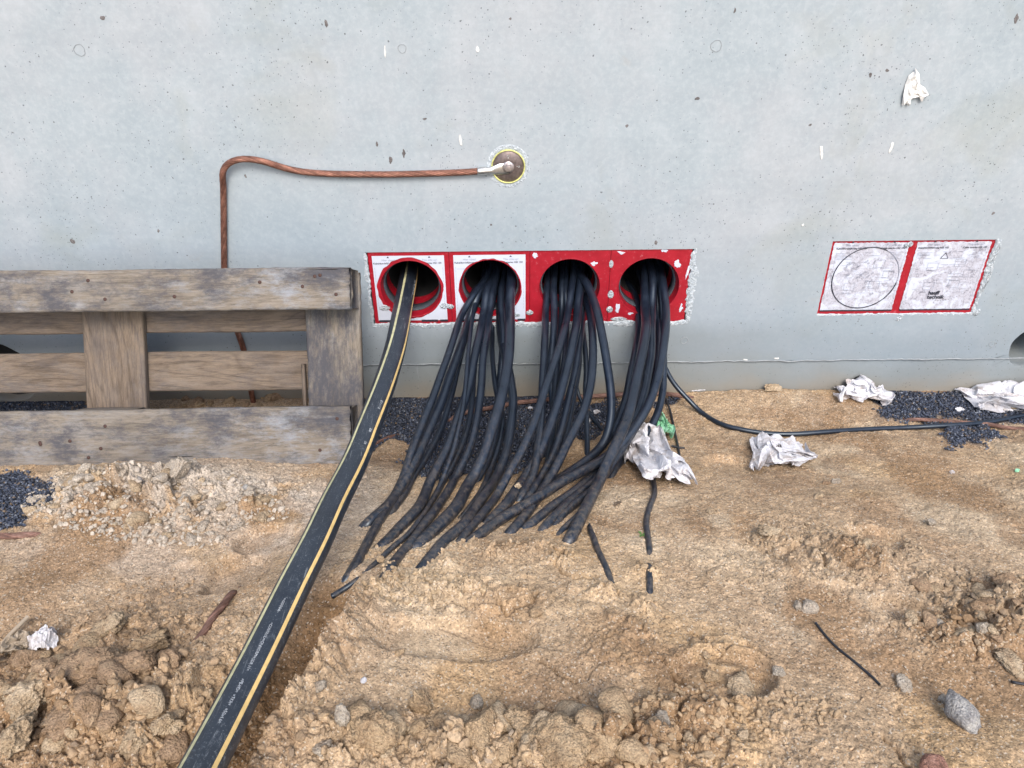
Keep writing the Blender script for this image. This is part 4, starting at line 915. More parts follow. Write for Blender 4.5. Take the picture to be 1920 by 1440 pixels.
cable([(945, 520), (940.6, 551), (941, 590), (943.8, 629), (941, 690), (936, 730), (934, 770), (929, 810), (925, 850), (920, 880)], .024, 'black cable hidden behind the widest one', g2, 870, -.02)
cable([(1028, 515), (1025, 543), (1023.4, 582.5), (1021.9, 629), (1020, 676), (1017, 720), (1016, 750), (1013, 794), (1008.4, 830), (1000.6, 887), (988, 910), (978, 932), (965, 952)], .0225, 'leftmost black cable of the third opening, hanging straight down', g3, 895, -.01)
cable([(1040, 510), (1037.5, 535.6), (1039, 574.7), (1037.5, 621.6), (1034, 668), (1031, 700), (1036, 747), (1040.6, 800), (1036, 850), (1024, 885)], .0225, 'black cable beside the leftmost one of the third opening, dusted grey', g3, 880, -.02)
cable([(1076, 512), (1071.9, 543), (1065.6, 582.5), (1059, 613.8), (1051.6, 645), (1040.6, 676), (1029.7, 707.5), (1018, 741), (1004, 785), (991, 817), (975.6, 851.6), (956.9, 882.8), (933.4, 927.5), (917.8, 949), (900.6, 969.7), (881.9, 991.6), (863, 1016.6), (848, 1040)], .0225, 'black cable slanting left across its neighbours at the third opening', g3, 885, .035)
cable([(1090, 512), (1087.5, 543), (1082.8, 582.5), (1079.7, 613.8), (1073.4, 645), (1067, 676), (1057.8, 707.5), (1048, 745), (1031, 797), (1018.8, 830), (1008, 856), (997.5, 874), (981.9, 899), (966, 922.8), (953.8, 941.6), (938, 958.8), (915, 980), (900, 1000)], .027, 'thick black cable in the middle of the third opening', g3, 885, .015)
cable([(1096, 530), (1093, 560), (1092, 598), (1089, 629), (1084.4, 660.6), (1079.7, 692), (1073.4, 720), (1065.6, 755), (1057.8, 787.5), (1048.4, 822), (1034, 861), (1022, 880), (1011.6, 898), (1000.6, 918), (990, 935), (975, 955)], .021, 'black cable right of the thick middle one at the third opening', g3, 890, .0)
cable([(1094, 540), (1092, 606), (1096.9, 645), (1100, 692), (1098, 725), (1099, 755), (1100, 786), (1101, 830), (1101, 862)], .0165, 'thin black cable dropping straight into the sand below the third opening', g3, 855, -.045)
cable([(1092, 535), (1096.9, 560.6), (1106, 585.6), (1111, 621.6), (1112.5, 660.6), (1111, 692), (1107, 719), (1101, 747), (1093.8, 770), (1081, 797), (1068, 822), (1054.7, 848), (1040.6, 878), (1024, 907), (1010, 930), (993, 955), (972, 982), (954, 1002), (944, 1014)], .0245, 'black cable bulging right, then passing under the long slanting one with a scraped pale patch', g3, 890, .015)
cable([(1085, 512), (1100, 529), (1112.5, 559), (1121.9, 590), (1128, 621.6), (1134.4, 652.8), (1140, 690), (1145, 723), (1147, 750), (1146.9, 775), (1142, 805), (1132, 833), (1115, 850), (1094, 871), (1068, 890), (1045, 906), (1020, 925), (1000, 940)], .0255, 'rightmost black cable of the third opening', g3, 862, .015)
cable([(1055, 510), (1053, 540), (1053, 590), (1048, 640), (1043, 700), (1040, 750), (1038, 800), (1030, 860), (1022, 900)], .021, 'black cable at the back of the third opening', g3, 880, -.04)
cable([(1070, 520), (1076, 560), (1078, 620), (1078, 690), (1083, 735), (1092, 757), (1107, 778), (1122, 797), (1134, 814)], .012, 'thin black cable kinked to the right behind the others on the crushed stone', g3, 790, -.05)
cable([(1162, 515), (1171.9, 526), (1187.5, 548), (1196.9, 574.7), (1196.9, 613.8), (1192, 652.8), (1186, 684), (1180, 712), (1175, 742), (1165.6, 770), (1154.7, 797), (1140.6, 822), (1121.9, 845), (1103, 860), (1080, 877), (1055, 893), (1032, 910), (1012, 930)], .0225, 'leftmost black cable of the fourth opening, sweeping left', g4, 862, .0, zlift=.006)
cable([(1210, 512), (1209, 551), (1210, 582.5), (1212, 606), (1209, 637), (1203, 668), (1195.5, 702), (1187.5, 740), (1179.7, 775), (1170, 801.6), (1157.8, 828), (1145, 853), (1136.6, 871), (1125.6, 898), (1113, 921), (1100.6, 947.8), (1089.7, 969.7), (1077, 996), (1064, 1019), (1058, 1030)], .029, 'thick black cable standing foremost and ending nearest to the buried stub on the right', g4, 880, .02, zlift=.018)
c4, c4P = cable([(1222, 512), (1223.4, 543), (1226.6, 582.5), (1229.7, 613.8), (1232.8, 637), (1239, 660.6), (1247, 689), (1259, 712), (1273, 731), (1289, 747), (1310.8, 770), (1346, 793), (1381.6, 803.6), (1434.8, 812.5), (1487.9, 814), (1558.7, 809), (1629.5, 804.7), (1700, 801.8), (1771, 798), (1824, 794.8), (1870, 789), (1909, 780.6), (1960, 772)], .0158, 'long thin black cable leaving the fourth opening to the right along the wall foot', g4, 768, -.035, end_off=.006)
cable([(1240, 510), (1243.8, 535.6), (1248.4, 574.7), (1248.4, 613.8), (1245, 645), (1240.6, 676), (1232.8, 707.5), (1222, 742), (1209, 772), (1193.8, 797), (1178, 818), (1160, 839), (1142, 853), (1126, 864), (1107, 875), (1086, 887), (1063, 898), (1031.9, 918), (1000.6, 938), (969, 955.6), (938, 974), (914.7, 990), (891, 1008.8), (872.5, 1024), (856, 1037)], .0255, 'long black cable lying uppermost and slanting far left over all the others', g4, 858, .03, zlift=.026)
cable([(1224, 530), (1223, 580), (1221.9, 629), (1221.9, 660.6), (1217, 692), (1209, 735), (1196.9, 773), (1184, 800), (1165, 830), (1140, 860), (1115, 888), (1082, 918), (1055, 937), (1031.9, 952.5), (1010, 973), (988, 990), (969, 1010)], .025, 'black cable ending second in the short row under the slanting one', g4, 880, -.01)
cable([(1214, 540), (1214, 620), (1213, 700), (1202, 745), (1188, 785), (1168, 822), (1146, 858), (1130, 885), (1110, 907), (1078.8, 930.6), (1053.8, 955.6), (1035, 974), (1019, 993), (1004, 1011)], .0235, 'black cable third in the short row under the slanting one', g4, 890, -.03)
cable([(1232, 545), (1233, 600), (1231, 680), (1222, 735), (1206, 775), (1188, 808), (1162, 848), (1140, 882), (1118, 910), (1100.6, 927.5), (1067.8, 952.5), (1047.5, 976), (1027, 1005)], .0215, 'black cable fourth in the short row under the slanting one', g4, 890, -.025)
cable([(1205, 545), (1206, 620), (1205, 700), (1195, 760), (1178, 805), (1155, 850), (1135, 890), (1115, 925), (1098, 950), (1078.8, 972.8), (1056.9, 991.6), (1038, 1017)], .0165, 'short thin cable end left of the thick foremost one', g4, 900, -.035)
cable([(1238, 535), (1242, 600), (1245, 660), (1244, 707), (1243, 735), (1239, 755), (1232, 778), (1221.9, 797), (1211, 816), (1200, 833), (1183, 850), (1168, 862), (1156, 873), (1145, 893), (1136, 914)], .0225, 'black cable passing behind the crumpled film beside the fourth opening', g4, 850, -.015)
cable([(925, 515), (915, 545), (903, 600), (893, 650), (888, 700), (886, 745), (880, 790), (868, 830), (850, 868), (832, 900), (812, 935), (795, 962)], .017, 'slim black cable between the scuffed one and its right neighbour', g2, 880, -.02)
cable([(950, 520), (949, 560), (950, 620), (947, 680), (943, 730), (937, 775), (928, 815), (916, 855), (900, 890), (885, 920)], .019, 'slim black cable half hidden behind the widest one', g2, 880, -.03)
cable([(1062, 512), (1060, 545), (1063, 600), (1060, 660), (1052, 715), (1040, 765), (1027, 815), (1010, 860), (990, 895), (965, 925)], .019, 'slim black cable running behind the slanting one of the third opening', g3, 885, -.015)
cable([(1085, 515), (1083, 555), (1086, 620), (1085, 680), (1078, 735), (1068, 785), (1056, 830), (1040, 865), (1020, 898), (995, 925)], .018, 'slim black cable filling the gap right of the middle of the third opening', g3, 885, -.025)
# buried cable ends in the sand
def surf(px, py, off):
    p = gnd(px, py); z = float(hfull(np.array([p[0]]), np.array([p[1]]))[0]); return np.array([p[0], p[1], z+off])
def laid(pts, dia, name, label, cat, m=MR, group=None, sides=12, sm=6):
    P_ = [surf(px, py, o*dia) for px, py, o in pts]; Pc = smooth_path(resample(catmull(P_, .004), .004)[0], sm, 1)
    base = Pc[0].copy(); V_, F_ = tube(Pc, dia/2, sides); mb = MB(); mb.add(V_-base, F_); o = mb.build(name, m, None, True, loc=tuple(base)); tag(o, label, cat, group); return o
laid([(1104, 985, -.5), (1108, 999, .05), (1113, 1012, .12), (1119, 1030, .05), (1125, 1045, -.05), (1133, 1062, -.12), (1140, 1078, -.18), (1147, 1095, -.35), (1152, 1104, -.8)], .0125, 'power_cable', 'short half-buried cable stub right of the bundle, tapering into the sand', 'cable')
laid([(1222, 895, .4), (1225, 915, .4), (1226, 935, .3), (1219, 955, .15), (1213, 972, .05), (1211, 990, .15), (1214, 1012, .15), (1217, 1035, .0), (1217, 1048, -.7), (1216, 1060, -.65), (1216, 1074, .05), (1217, 1092, .12), (1218, 1110, -.1), (1218, 1120, -1)], .0120, 'power_cable', 'thin cable coming out below the crumpled film and dipping in and out of the sand', 'cable')
laid([(1248, 752, 1.5), (1256, 780, 1.), (1262, 810, .8), (1266, 832, .6), (1270, 850, .4), (1274, 866, -.2)], .0062, 'thin_rod', 'thin dark rod lying on the sand right of the cable bundles', 'rod', MBLK)
laid([(1258, 849, .8), (1268, 851, .9), (1282, 850, .5)], .0050, 'twig', 'tiny dark twig lying across the foot of the thin rod', 'twig', MBLK)
for dx in (0, 4):
    pass
laid([(1529, 1168, .9), (1545, 1186, .5), (1562, 1203, .6), (1578, 1217, .5), (1598, 1233, .7), (1618, 1249, .6), (1636, 1263, .6), (1652, 1278, .5)], .0040, 'cable_tie', 'thin black plastic strap lying on the sand below the round grey stone', 'strap', MBLK)
laid([(1898, 1276, .8), (1912, 1278, .6), (1935, 1280, .5)], .0045, 'cable_tie', 'black plastic strap at the right edge of the picture', 'strap', MBLK)
# copper lines on the ground
def laid_rope(pts, dia, label, strands=9):
    P_ = [surf(px, py, o*dia) for px, py, o in pts]; Pc = smooth_path(resample(catmull(P_, .004), .004)[0], 10, 1); T_ = rope(Pc, dia/2, strands, 9)
    o = T_.build('copper_wire', MCD); tag(o, label, 'wire'); return o
laid_rope([(842, 792, .0), (850, 787, .5), (869, 781, .9), (916, 771.9, .9), (966, 762.5, .9), (1010, 757, .9), (1054.7, 753, 1), (1109, 750, 1), (1156, 748, 1), (1200, 746, 1), (1234, 745, .9), (1273, 746, .6), (1300, 744, -.4)], .013, 'bare copper wire lying on the crushed stone behind the cable bundles')
laid_rope([(700, 836, .2), (716, 829, .5), (732, 821, .4), (748, 815, -.2)], .009, 'short piece of copper wire on the stone beside the striped pipe')
laid_rope([(440, 1052, -1.0), (441, 1070, -.3), (443, 1092, .25), (437, 1118, .45), (423, 1145, .45), (404, 1172, .35), (384, 1194, .1), (366, 1210, -.6)], .0125, 'brown copper strand half buried in the sand left of the striped pipe', 7)
laid_rope([(-40, 1019, .6), (0, 1018, .6), (30, 1018, .5), (60, 1015, .3), (85, 1010, -.6)], .013, 'copper wire at the left edge beside the dark stone patch')
laid_rope([(1690, 786, -.5), (1714, 788, .5), (1760, 792, .5), (1800, 795, .4), (1850, 797, .5), (1890, 800, .4), (1930, 803, .3)], .011, 'copper wire lying behind the long black cable on the right')

# ------------------------------------------------------------------ pallet
print('pallet')
TH = math.radians(27.5); PO = at_y(400, 503, -.20)
pn = np.array([0, -math.cos(TH), math.sin(TH)]); ps = np.array([0, -math.sin(TH), -math.cos(TH)]); pxv = np.array([1., 0, 0])
def pal(px, py, n):      # place on the pallet plane n behind the face -> (x, s)
    r = ray(px, py); o = PO-pn*n; t = ((o-CAM)@pn)/(r@pn); p = CAM+r*t-PO; return float(p@pxv), float(p@ps)
XR = pal(658, 540, 0)[0]; PXO = PO
pt = empty('wooden_pallet', tuple(PO+pxv*XR)); 
Mx = Matrix.Identity(4)
for i in range(3): Mx[i][0] = pxv[i]; Mx[i][1] = -ps[i]; Mx[i][2] = pn[i]; Mx[i][3] = float((PO+pxv*XR)[i])
pt.matrix_world = Mx; tag(pt, 'weathered grey wooden pallet standing on edge and leaning back to the wall', 'pallet')
def board(L, W_, T_, seed, edge=.0025, split=0):
    """sawn board, long axis x, chamfered and chipped, centred"""
    nx = max(12, int(L/.012)); xs_ = np.linspace(-L/2, L/2, nx); V_ = []
    prof = []
    def side(a, b, k): 
        for t in np.linspace(0, 1, k, endpoint=False): prof.append((a[0]+(b[0]-a[0])*t, a[1]+(b[1]-a[1])*t))
    c_ = .0035; w2, t2 = W_/2, T_/2
    side((-w2+c_, t2), (w2-c_, t2), 14); side((w2-c_, t2), (w2, t2-c_), 2); side((w2, t2-c_), (w2, -t2+c_), 5); side((w2, -t2+c_), (w2-c_, -t2), 2)
    side((w2-c_, -t2), (-w2+c_, -t2), 6); side((-w2+c_, -t2), (-w2, -t2+c_), 2); side((-w2, -t2+c_), (-w2, t2-c_), 5); side((-w2, t2-c_), (-w2+c_, t2), 2)
    prof = np.array(prof); m = len(prof)
    for x in xs_:
        yy = prof[:, 0].copy(); zz = prof[:, 1].copy(); xx_ = np.full(m, x)
        e = np.abs(yy) > w2-.006
        yy = yy - np.sign(yy)*e*(edge*.3+edge*.5*vn(xx_, np.sign(yy)*3, .16, seed)+edge*.28*vn(xx_, np.sign(yy)*3, .011, seed+1))
        zz = zz + np.sign(zz)*.0007*vn(xx_*.3, yy, .006, seed+5) + .0015*vn(xx_, yy*0, .35, seed+6)
        en = (abs(x) > L/2-.006); xx_ = xx_ - np.sign(x)*en*(.002+.0025*vn(yy, zz, .006, seed+8))
        V_ += list(zip(xx_, yy, zz))
    F_ = [grid_faces(nx, m, True)]
    F_.append(np.array([list(range(m))[::-1], list(range((nx-1)*m, nx*m))]))
    return V_, F_
def put_board(name, x0, x1, s0, s1, n0, n1, mt, vertical, seed, parent=pt, edge=.0025, skew=0):
    L, W_ = (s1-s0, x1-x0) if vertical else (x1-x0, s1-s0)
    mb = MB(); mb.add(*board(L, W_, n1-n0, seed, edge)); o = mb.build(name, mt, parent)
    o.location = ((x0+x1)/2-XR, -(s0+s1)/2, -(n0+n1)/2); o.rotation_euler = (0, 0, (math.pi/2 if vertical else 0)+skew); return o
xl = XR-1.2
topr = put_board('runner', xl, XR, .0, .098, 0, .022, MW1, False, 3)
s_b0 = pal(400, 766, 0)[1]; s_b1 = pal(400, 880, 0)[1]; xb = pal(662, 800, 0)[0]
botr = put_board('runner', xl, xb-.004, s_b0, s_b1, 0, .022, MW1, False, 9, skew=math.radians(.25))
nB = .100
xr2 = pal(678, 660, nB)[0]; xr0 = pal(571, 660, nB)[0]; xm0, xm1 = pal(156, 680, nB)[0], pal(271, 680, nB)[0]
for x0, x1, sd_ in ((xr0+.004, xr2, 21), (xm0, xm1, 22), (xl, xl+.145, 23)): put_board('cross_board', x0, x1, .004, s_b1+.01, nB, nB+.022, MW2 if sd_ == 22 else MW1, True, sd_, edge=.0045 if sd_ == 21 else .0015)
put_board('splinter', xr0-.010, xr0+.0005, pal(571, 682, nB)[1], s_b0+.03, nB-.001, nB+.018, MW2, True, 31, edge=.002, skew=.012)
for i, (x0, x1, s0, s1) in enumerate([(XR-.148, XR-.001, .001, .096), (xm0, xm1, .001, .096), (xb-.150, xb-.006, s_b0+.004, s_b1-.006), (xm0, xm1, s_b0+.004, s_b1-.006), (xl, xl+.145, .001, .096), (xl, xl+.145, s_b0+.004, s_b1-.006)]):
    put_board('block', x0+.002, x1, s0, s1, .0225, nB-.0005, MW1, False, 41+i)
nD = nB+.0225
for i, (r0, r1) in enumerate([(560, 624), (658, 734)]):
    put_board('deck_board', xl, xr2-.01, pal(400, r0, nD)[1], pal(400, r1, nD)[1], nD, nD+.022, MW2, False, 51+i)
# nails
mbn = MB(); mbn.add(*[ (V_, [F_]) for V_, F_ in [revolve(0, 0, [(.0042, .0003), (.0040, -.0006), (.0005, -.0008)], 14)]][0]); nail_me = mbn.mesh('nail', MNAIL)
def nails(par, lst, n):
    for px, py in lst:
        x, s = pal(px, py, n); o = bpy.data.objects.new('nail', nail_me); COL.objects.link(o); o.parent = par
        # board frame: location only differs by the board's centre
        loc = Vector((x-XR, -s, -n+.0004)) ; lm = par.matrix_basis.inverted() @ loc
        o.location = lm; o.rotation_euler = (math.radians(-90), 0, 0)
nails(topr, [(135, 547), (197, 561), (165, 526), (600, 516), (567, 537), (630, 552), (327, 556), (487, 529), (590, 518)], 0)
nails(botr, [(197, 799), (131, 827), (189, 841), (166, 858), (632, 785), (600, 844), (75, 830), (76, 833)], 0)

# ------------------------------------------------------------------ stones, clods, crumbs
print('stones')
TRI = {}
def place_rock(px, py, size_px, seed, mt, name, label, cat, scale=(1, 1, .7), sub=4, planes=12, noise_=.12, sink=.3, rot=None, group=None, lift=0, sharp=14):
    p = surf(px, py, 0); dep = np.linalg.norm(p-CAM); r = size_px/F_PX*dep
    if mt in (MCL, MCL2, MCL3, MCL4) and noise_ > .05 and size_px > 9: noise_ = max(noise_, .13); sub = 5 if size_px > 20 else 4; sharp = 26
    sink = min(sink, .22)
    V_, F_ = rock(seed, sub, planes, sharp, noise_, scale, *((.42, .85) if sharp == 26 else (.55, .92))); rt = rotm(*(rot if rot else (random.uniform(-.3, .3), random.uniform(-.3, .3), random.uniform(0, 6.28))))
    V_ = (V_@rt.T)*r; zmin = V_[:, 2].min(); V_[:, 2] -= zmin; h = V_[:, 2].max()
    o = link(name, mesh_np(name, V_, F_, mt, True), None, (p[0], p[1], p[2]-h*sink+lift)); tag(o, label, cat, group); return o
ST = [(1518, 1140, 19, 1, MCL4, 'stone', 'round pale grey stone above the thin black strap', 'stone', dict(scale=(1, 1, .95), planes=30, noise_=.04)),
 (1799, 1346, 34, 2, MFL, 'flint', 'large grey and white flint standing near the lower right corner', 'stone', dict(scale=(.58, 1.1, .7), planes=10, noise_=.05, rot=(.3, .2, .35), sink=.12)),
 (1745, 1450, 24, 3, MRS, 'stone', 'reddish stone cut off by the bottom edge of the picture', 'stone', dict(planes=18, noise_=.05)),
 (1696, 1277, 15, 4, MST, 'stone', 'flat grey stone left of the large flint', 'stone', dict(scale=(1.1, .8, .6))),
 (1777, 1301, 11, 5, MST, 'stone', 'small dark brown stone just above the large flint', 'stone', dict(planes=24)),
 (1496, 1135, 10, 6, MST, 'stone', 'small grey stone touching the left side of the round pale stone', 'stone', {}),
 (716, 1056, 9, 7, MCL, 'clod', 'small round sand clod lying between the cable ends', 'clod', dict(planes=30, scale=(1, 1, .9), lift=.012)),
 (972, 938, 8, 8, MCL2, 'pebble', 'pale pebble resting on the cables', 'stone', dict(planes=18, lift=.032, sink=0)),
 (1568, 901, 9, 9, MST, 'pebble', 'dark grey pebble on the open sand right of the middle film', 'stone', dict(planes=26)),
 (1551, 904, 8, 10, MCL3, 'pebble', 'brown pebble left of the dark grey pebble', 'stone', dict(planes=26)),
 (1531, 941, 11, 11, MCL2, 'pebble', 'flat pale pebble below the dark grey pebble', 'stone', dict(scale=(1.3, .7, .45))),
 (1745, 981, 10, 12, MST, 'pebble', 'round grey pebble in the sand on the right', 'stone', dict(planes=28, scale=(1, 1.1, .9))),
 (1600, 1013, 8, 13, MST, 'pebble', 'grey pebble in the hollow beside the dried mud slab', 'stone', dict(planes=26, scale=(.8, 1.3, .8))),
 (1612, 1045, 16, 14, MCL2, 'clod', 'broken clod on the edge of the dried mud slab', 'clod', dict(scale=(1.3, .7, .5))),
 (1330, 970, 11, 15, MCL2, 'clod', 'elongated clod on the open sand, right of the buried thin cable', 'clod', dict(scale=(1.3, .7, .5))),
 (895, 1322, 14, 16, MST, 'stone', 'grey stone in the loose sand below the smooth print', 'stone', dict(planes=12)),
 (652, 1402, 20, 17, MST, 'stone', 'tall grey stone at the bottom, right of the striped pipe', 'stone', dict(scale=(.8, .7, 1.1), planes=10, sink=.2)),
 (611, 1332, 13, 18, MST, 'stone', 'grey stone above the tall grey one at the bottom', 'stone', dict(planes=18)),
 (612, 1430, 18, 19, MST, 'stone', 'lumpy grey stone cut by the bottom edge right of the pipe', 'stone', {}),
 (610, 1350, 8, 20, MCL2, 'pebble', 'pale pebble touching the grey stone right of the pipe', 'stone', dict(scale=(.7, 1.2, .6))),
 (686, 1301, 7, 21, MFI, 'pebble', 'small white pebble on the sand bank', 'stone', {}),
 (352, 916, 26, 22, MCL4, 'rock', 'largest pale rock just under the bottom board of the pallet', 'rock', dict(planes=12, scale=(1, .8, .8))),
 (462, 922, 9, 23, MFL, 'pebble', 'bluish white pebble below the pallet', 'stone', dict(scale=(1.1, .7, .6))),
 (484, 936, 14, 24, MCL2, 'stone', 'flat grey-brown stone right of the bluish white pebble', 'stone', dict(scale=(1.2, .7, .6))),
 (205, 1190, 27, 25, MCL2, 'clod', 'big pale clod at the left, above the lumpy soil', 'clod', dict(planes=9, noise_=.16)),
 (192, 1290, 42, 26, MCL3, 'clod', 'wide slab-like clod pointing to the right', 'clod', dict(planes=8, noise_=.12, scale=(1.3, .8, .5), rot=(.2, -.2, .5))),
 (283, 1292, 36, 27, MCL3, 'clod', 'rough clod right of the slab-like one', 'clod', dict(planes=9, noise_=.16, scale=(1.1, .8, .6))),
 (270, 1235, 40, 28, MCL, 'clod', 'rounded sandy clod under the small dark stone', 'clod', dict(planes=16, noise_=.16, scale=(1.1, .8, .55), sink=.45)),
 (173, 1360, 46, 29, MCL3, 'clod', 'broad brown clod low on the left', 'clod', dict(planes=9, noise_=.14, scale=(1.2, .8, .5), sink=.4)),
 (60, 1345, 34, 30, MCL2, 'clod', 'pale clod at the left edge near the bottom', 'clod', dict(planes=9, noise_=.15)),
 (150, 1385, 16, 31, MCL3, 'clod', 'small brown clod on the broad one', 'clod', {}),
 (330, 1266, 20, 32, MCL3, 'clod', 'dark clod beside the hollow left of the pipe', 'clod', {}),
 (108, 1295, 18, 33, MCL3, 'clod', 'grey-brown clod left of the slab-like one', 'clod', {}),
 (255, 1405, 30, 34, MCL2, 'clod', 'crumbly pale clod near the bottom, left of the pipe', 'clod', dict(noise_=.2)),
 (320, 1375, 28, 35, MCL2, 'clod', 'pale clod close to the left side of the pipe', 'clod', dict(noise_=.2)),
 (30, 1420, 36, 36, MCL2, 'clod', 'big clod in the lower left corner', 'clod', dict(noise_=.16)),
 (900, 1400, 44, 37, MCL, 'clod', 'large jagged sand clod at the bottom centre', 'clod', dict(planes=8, noise_=.14, scale=(1, .9, .8), sink=.3)),
 (788, 1340, 30, 38, MCL, 'clod', 'upright sand clod left of the large jagged one', 'clod', dict(planes=8, noise_=.16, scale=(.8, .8, .9), sink=.4)),
 (1030, 1410, 58, 39, MCL, 'clod', 'broad cracked sand clod right of the jagged one', 'clod', dict(planes=9, noise_=.16, scale=(1.3, 1, .6), sink=.4)),
 (980, 1380, 34, 40, MCL, 'clod', 'sand clod wedged between the jagged and the cracked one', 'clod', dict(planes=9, noise_=.16, sink=.4)),
 (700, 1420, 40, 41, MCL, 'clod', 'rough sand clod at the bottom, right of the tall grey stone', 'clod', dict(planes=9, noise_=.18, sink=.4)),
 (1120, 1425, 44, 42, MCL, 'clod', 'sand clod at the bottom with a steep right side', 'clod', dict(planes=9, noise_=.15, sink=.4)),
 (1237, 1372, 17, 43, MST, 'stone', 'round stone right of the bottom clods', 'stone', dict(planes=24)),
 (1090, 1340, 13, 44, MST, 'stone', 'grey clod above the broad cracked one', 'stone', {}),
 (1392, 1288, 34, 45, MCL2, 'clod', 'flat cake of sand inside the curved print', 'clod', dict(planes=12, noise_=.12, scale=(1, .85, .28), rot=(.1, 0, .3), sink=.1)),
 (1331, 1268, 17, 46, MCL, 'clod', 'small clod inside the curved print, left of the flat cake', 'clod', dict(noise_=.15)),
 (1458, 1262, 13, 47, MST, 'stone', 'grey stone at the right end of the curved print', 'stone', {}),
 (1322, 1225, 11, 48, MCL2, 'clod', 'small round clod above the curved print', 'clod', {}),
 (1390, 1393, 13, 49, MCL2, 'clod', 'small pale clod below the curved print', 'clod', {}),
 (1437, 1018, 22, 50, MCL2, 'mud_crust', 'round cracked cake of dried mud on the open sand', 'clod', dict(planes=12, scale=(1.2, .9, .22), noise_=.1, rot=(0, 0, .2), sink=.1)),
 (1838, 1127, 16, 51, MCL2, 'stone', 'flat pale stone in the rubble at the right', 'stone', dict(scale=(1.2, .7, .5))),
 (1885, 1100, 20, 52, MCL3, 'clod', 'brown clod at the right edge in the rubble', 'clod', {}),
 (1838, 1186, 12, 53, MST, 'stone', 'round grey stone below the rubble at the right', 'stone', dict(planes=26)),
 (1760, 1170, 11, 54, MST, 'stone', 'small round stone left of the rubble', 'stone', dict(planes=26)),
 (1900, 1240, 26, 55, MCL2, 'mud_crust', 'pale flake of crust at the right edge', 'clod', dict(planes=9, scale=(1.1, 1, .2), rot=(.1, 0, 1), sink=.1)),
 (1885, 760, 16, 56, MCL2, 'pebble', 'pale pebble half under the film at the right edge', 'stone', {}),
 (751, 1238, 12, 57, MCL, 'clod', 'small clod on the sand bank right of the pipe', 'clod', {}),
 (1005, 1160, 14, 58, MCL, 'clod', 'clod on the ridge over the cable ends', 'clod', {}),
 (60, 965, 15, 59, MCL2, 'rock', 'tan rock lying in the dark stone patch at the left', 'rock', {}),
 (130, 958, 12, 60, MCL2, 'rock', 'tan rock at the edge of the dark stone patch', 'rock', {}),
 (20, 1140, 0, 61, MST, '', '', '', {})]
for s_ in ST:
    if s_[2]: place_rock(*s_[:8], **s_[8])
# heap of pale rubble under the pallet: nothing in it tells one lump from the next
protos = [rock(200+i, 3, random.choice([7, 9, 11]), 36, .08, (1, random.uniform(.65, .95), random.uniform(.45, .75)), .38, .85) for i in range(10)]
def rubble(zc, n, smin, smax, mt_list, name, label, cat, group, seed, power=2.2):
    rg = np.random.default_rng(seed); k = 0; px_, py_, rx, ry = zc
    mesh_cache = {}
    while k < n:
        a = rg.uniform(0, 2*math.pi); q = math.sqrt(rg.uniform(0, 1)); px = px_+rx*q*math.cos(a); py = py_+ry*q*math.sin(a)
        p = gnd(px, py); 
        if smooth_mask(np.array([p[0]]), np.array([p[1]]))[0] > .3: k += 1; continue
        z = float(hfull(np.array([p[0]]), np.array([p[1]]))[0]); r = smin+(smax-smin)*rg.uniform()**power
        i = rg.integers(len(protos)); mi_ = rg.integers(len(mt_list)); key = (i, mi_)
        if key not in mesh_cache: mesh_cache[key] = mesh_np(name, protos[i][0], protos[i][1], mt_list[mi_], True)
        o = bpy.data.objects.new(name, mesh_cache[key]); COL.objects.link(o); o.location = (p[0], p[1], z+r*.12); o.scale = (r, r, r)
        o.rotation_euler = tuple(rg.uniform(-.5, .5, 2))+(rg.uniform(0, 6.28),); tag(o, label, cat, group); k += 1
rubble((285, 950, 235, 64), 150, .006, .023, [MCL4, MCL4, MCL2], 'rubble_clod', 'pale dry lump in the rubble heap under the pallet', 'clod', 'rubble lumps under the pallet', 1)
rubble((1830, 1140, 130, 70), 42, .006, .019, [MCL2, MCL3], 'rubble_clod', 'small lump in the stony patch at the right', 'clod', 'lumps in the stony patch at the right', 2)
rubble((180, 1330, 260, 120), 50, .010, .036, [MCL3, MCL2, MCL], 'rubble_clod', 'brown lump in the broken soil at the lower left', 'clod', 'lumps in the broken soil at the lower left', 3)
# lumps seen through the pallet
rubble((1000, 1400, 330, 50), 30, .010, .034, [MCL, MCL, MCL2], 'rubble_clod', 'sandy lump in the broken sand along the bottom', 'clod', 'lumps along the bottom', 9)
rubble((430, 750, 130, 16), 24, .010, .026, [MCL3, MCL], 'rubble_clod', 'shaded lump lying behind the pallet', 'clod', 'lumps behind the pallet', 4, 1.5)

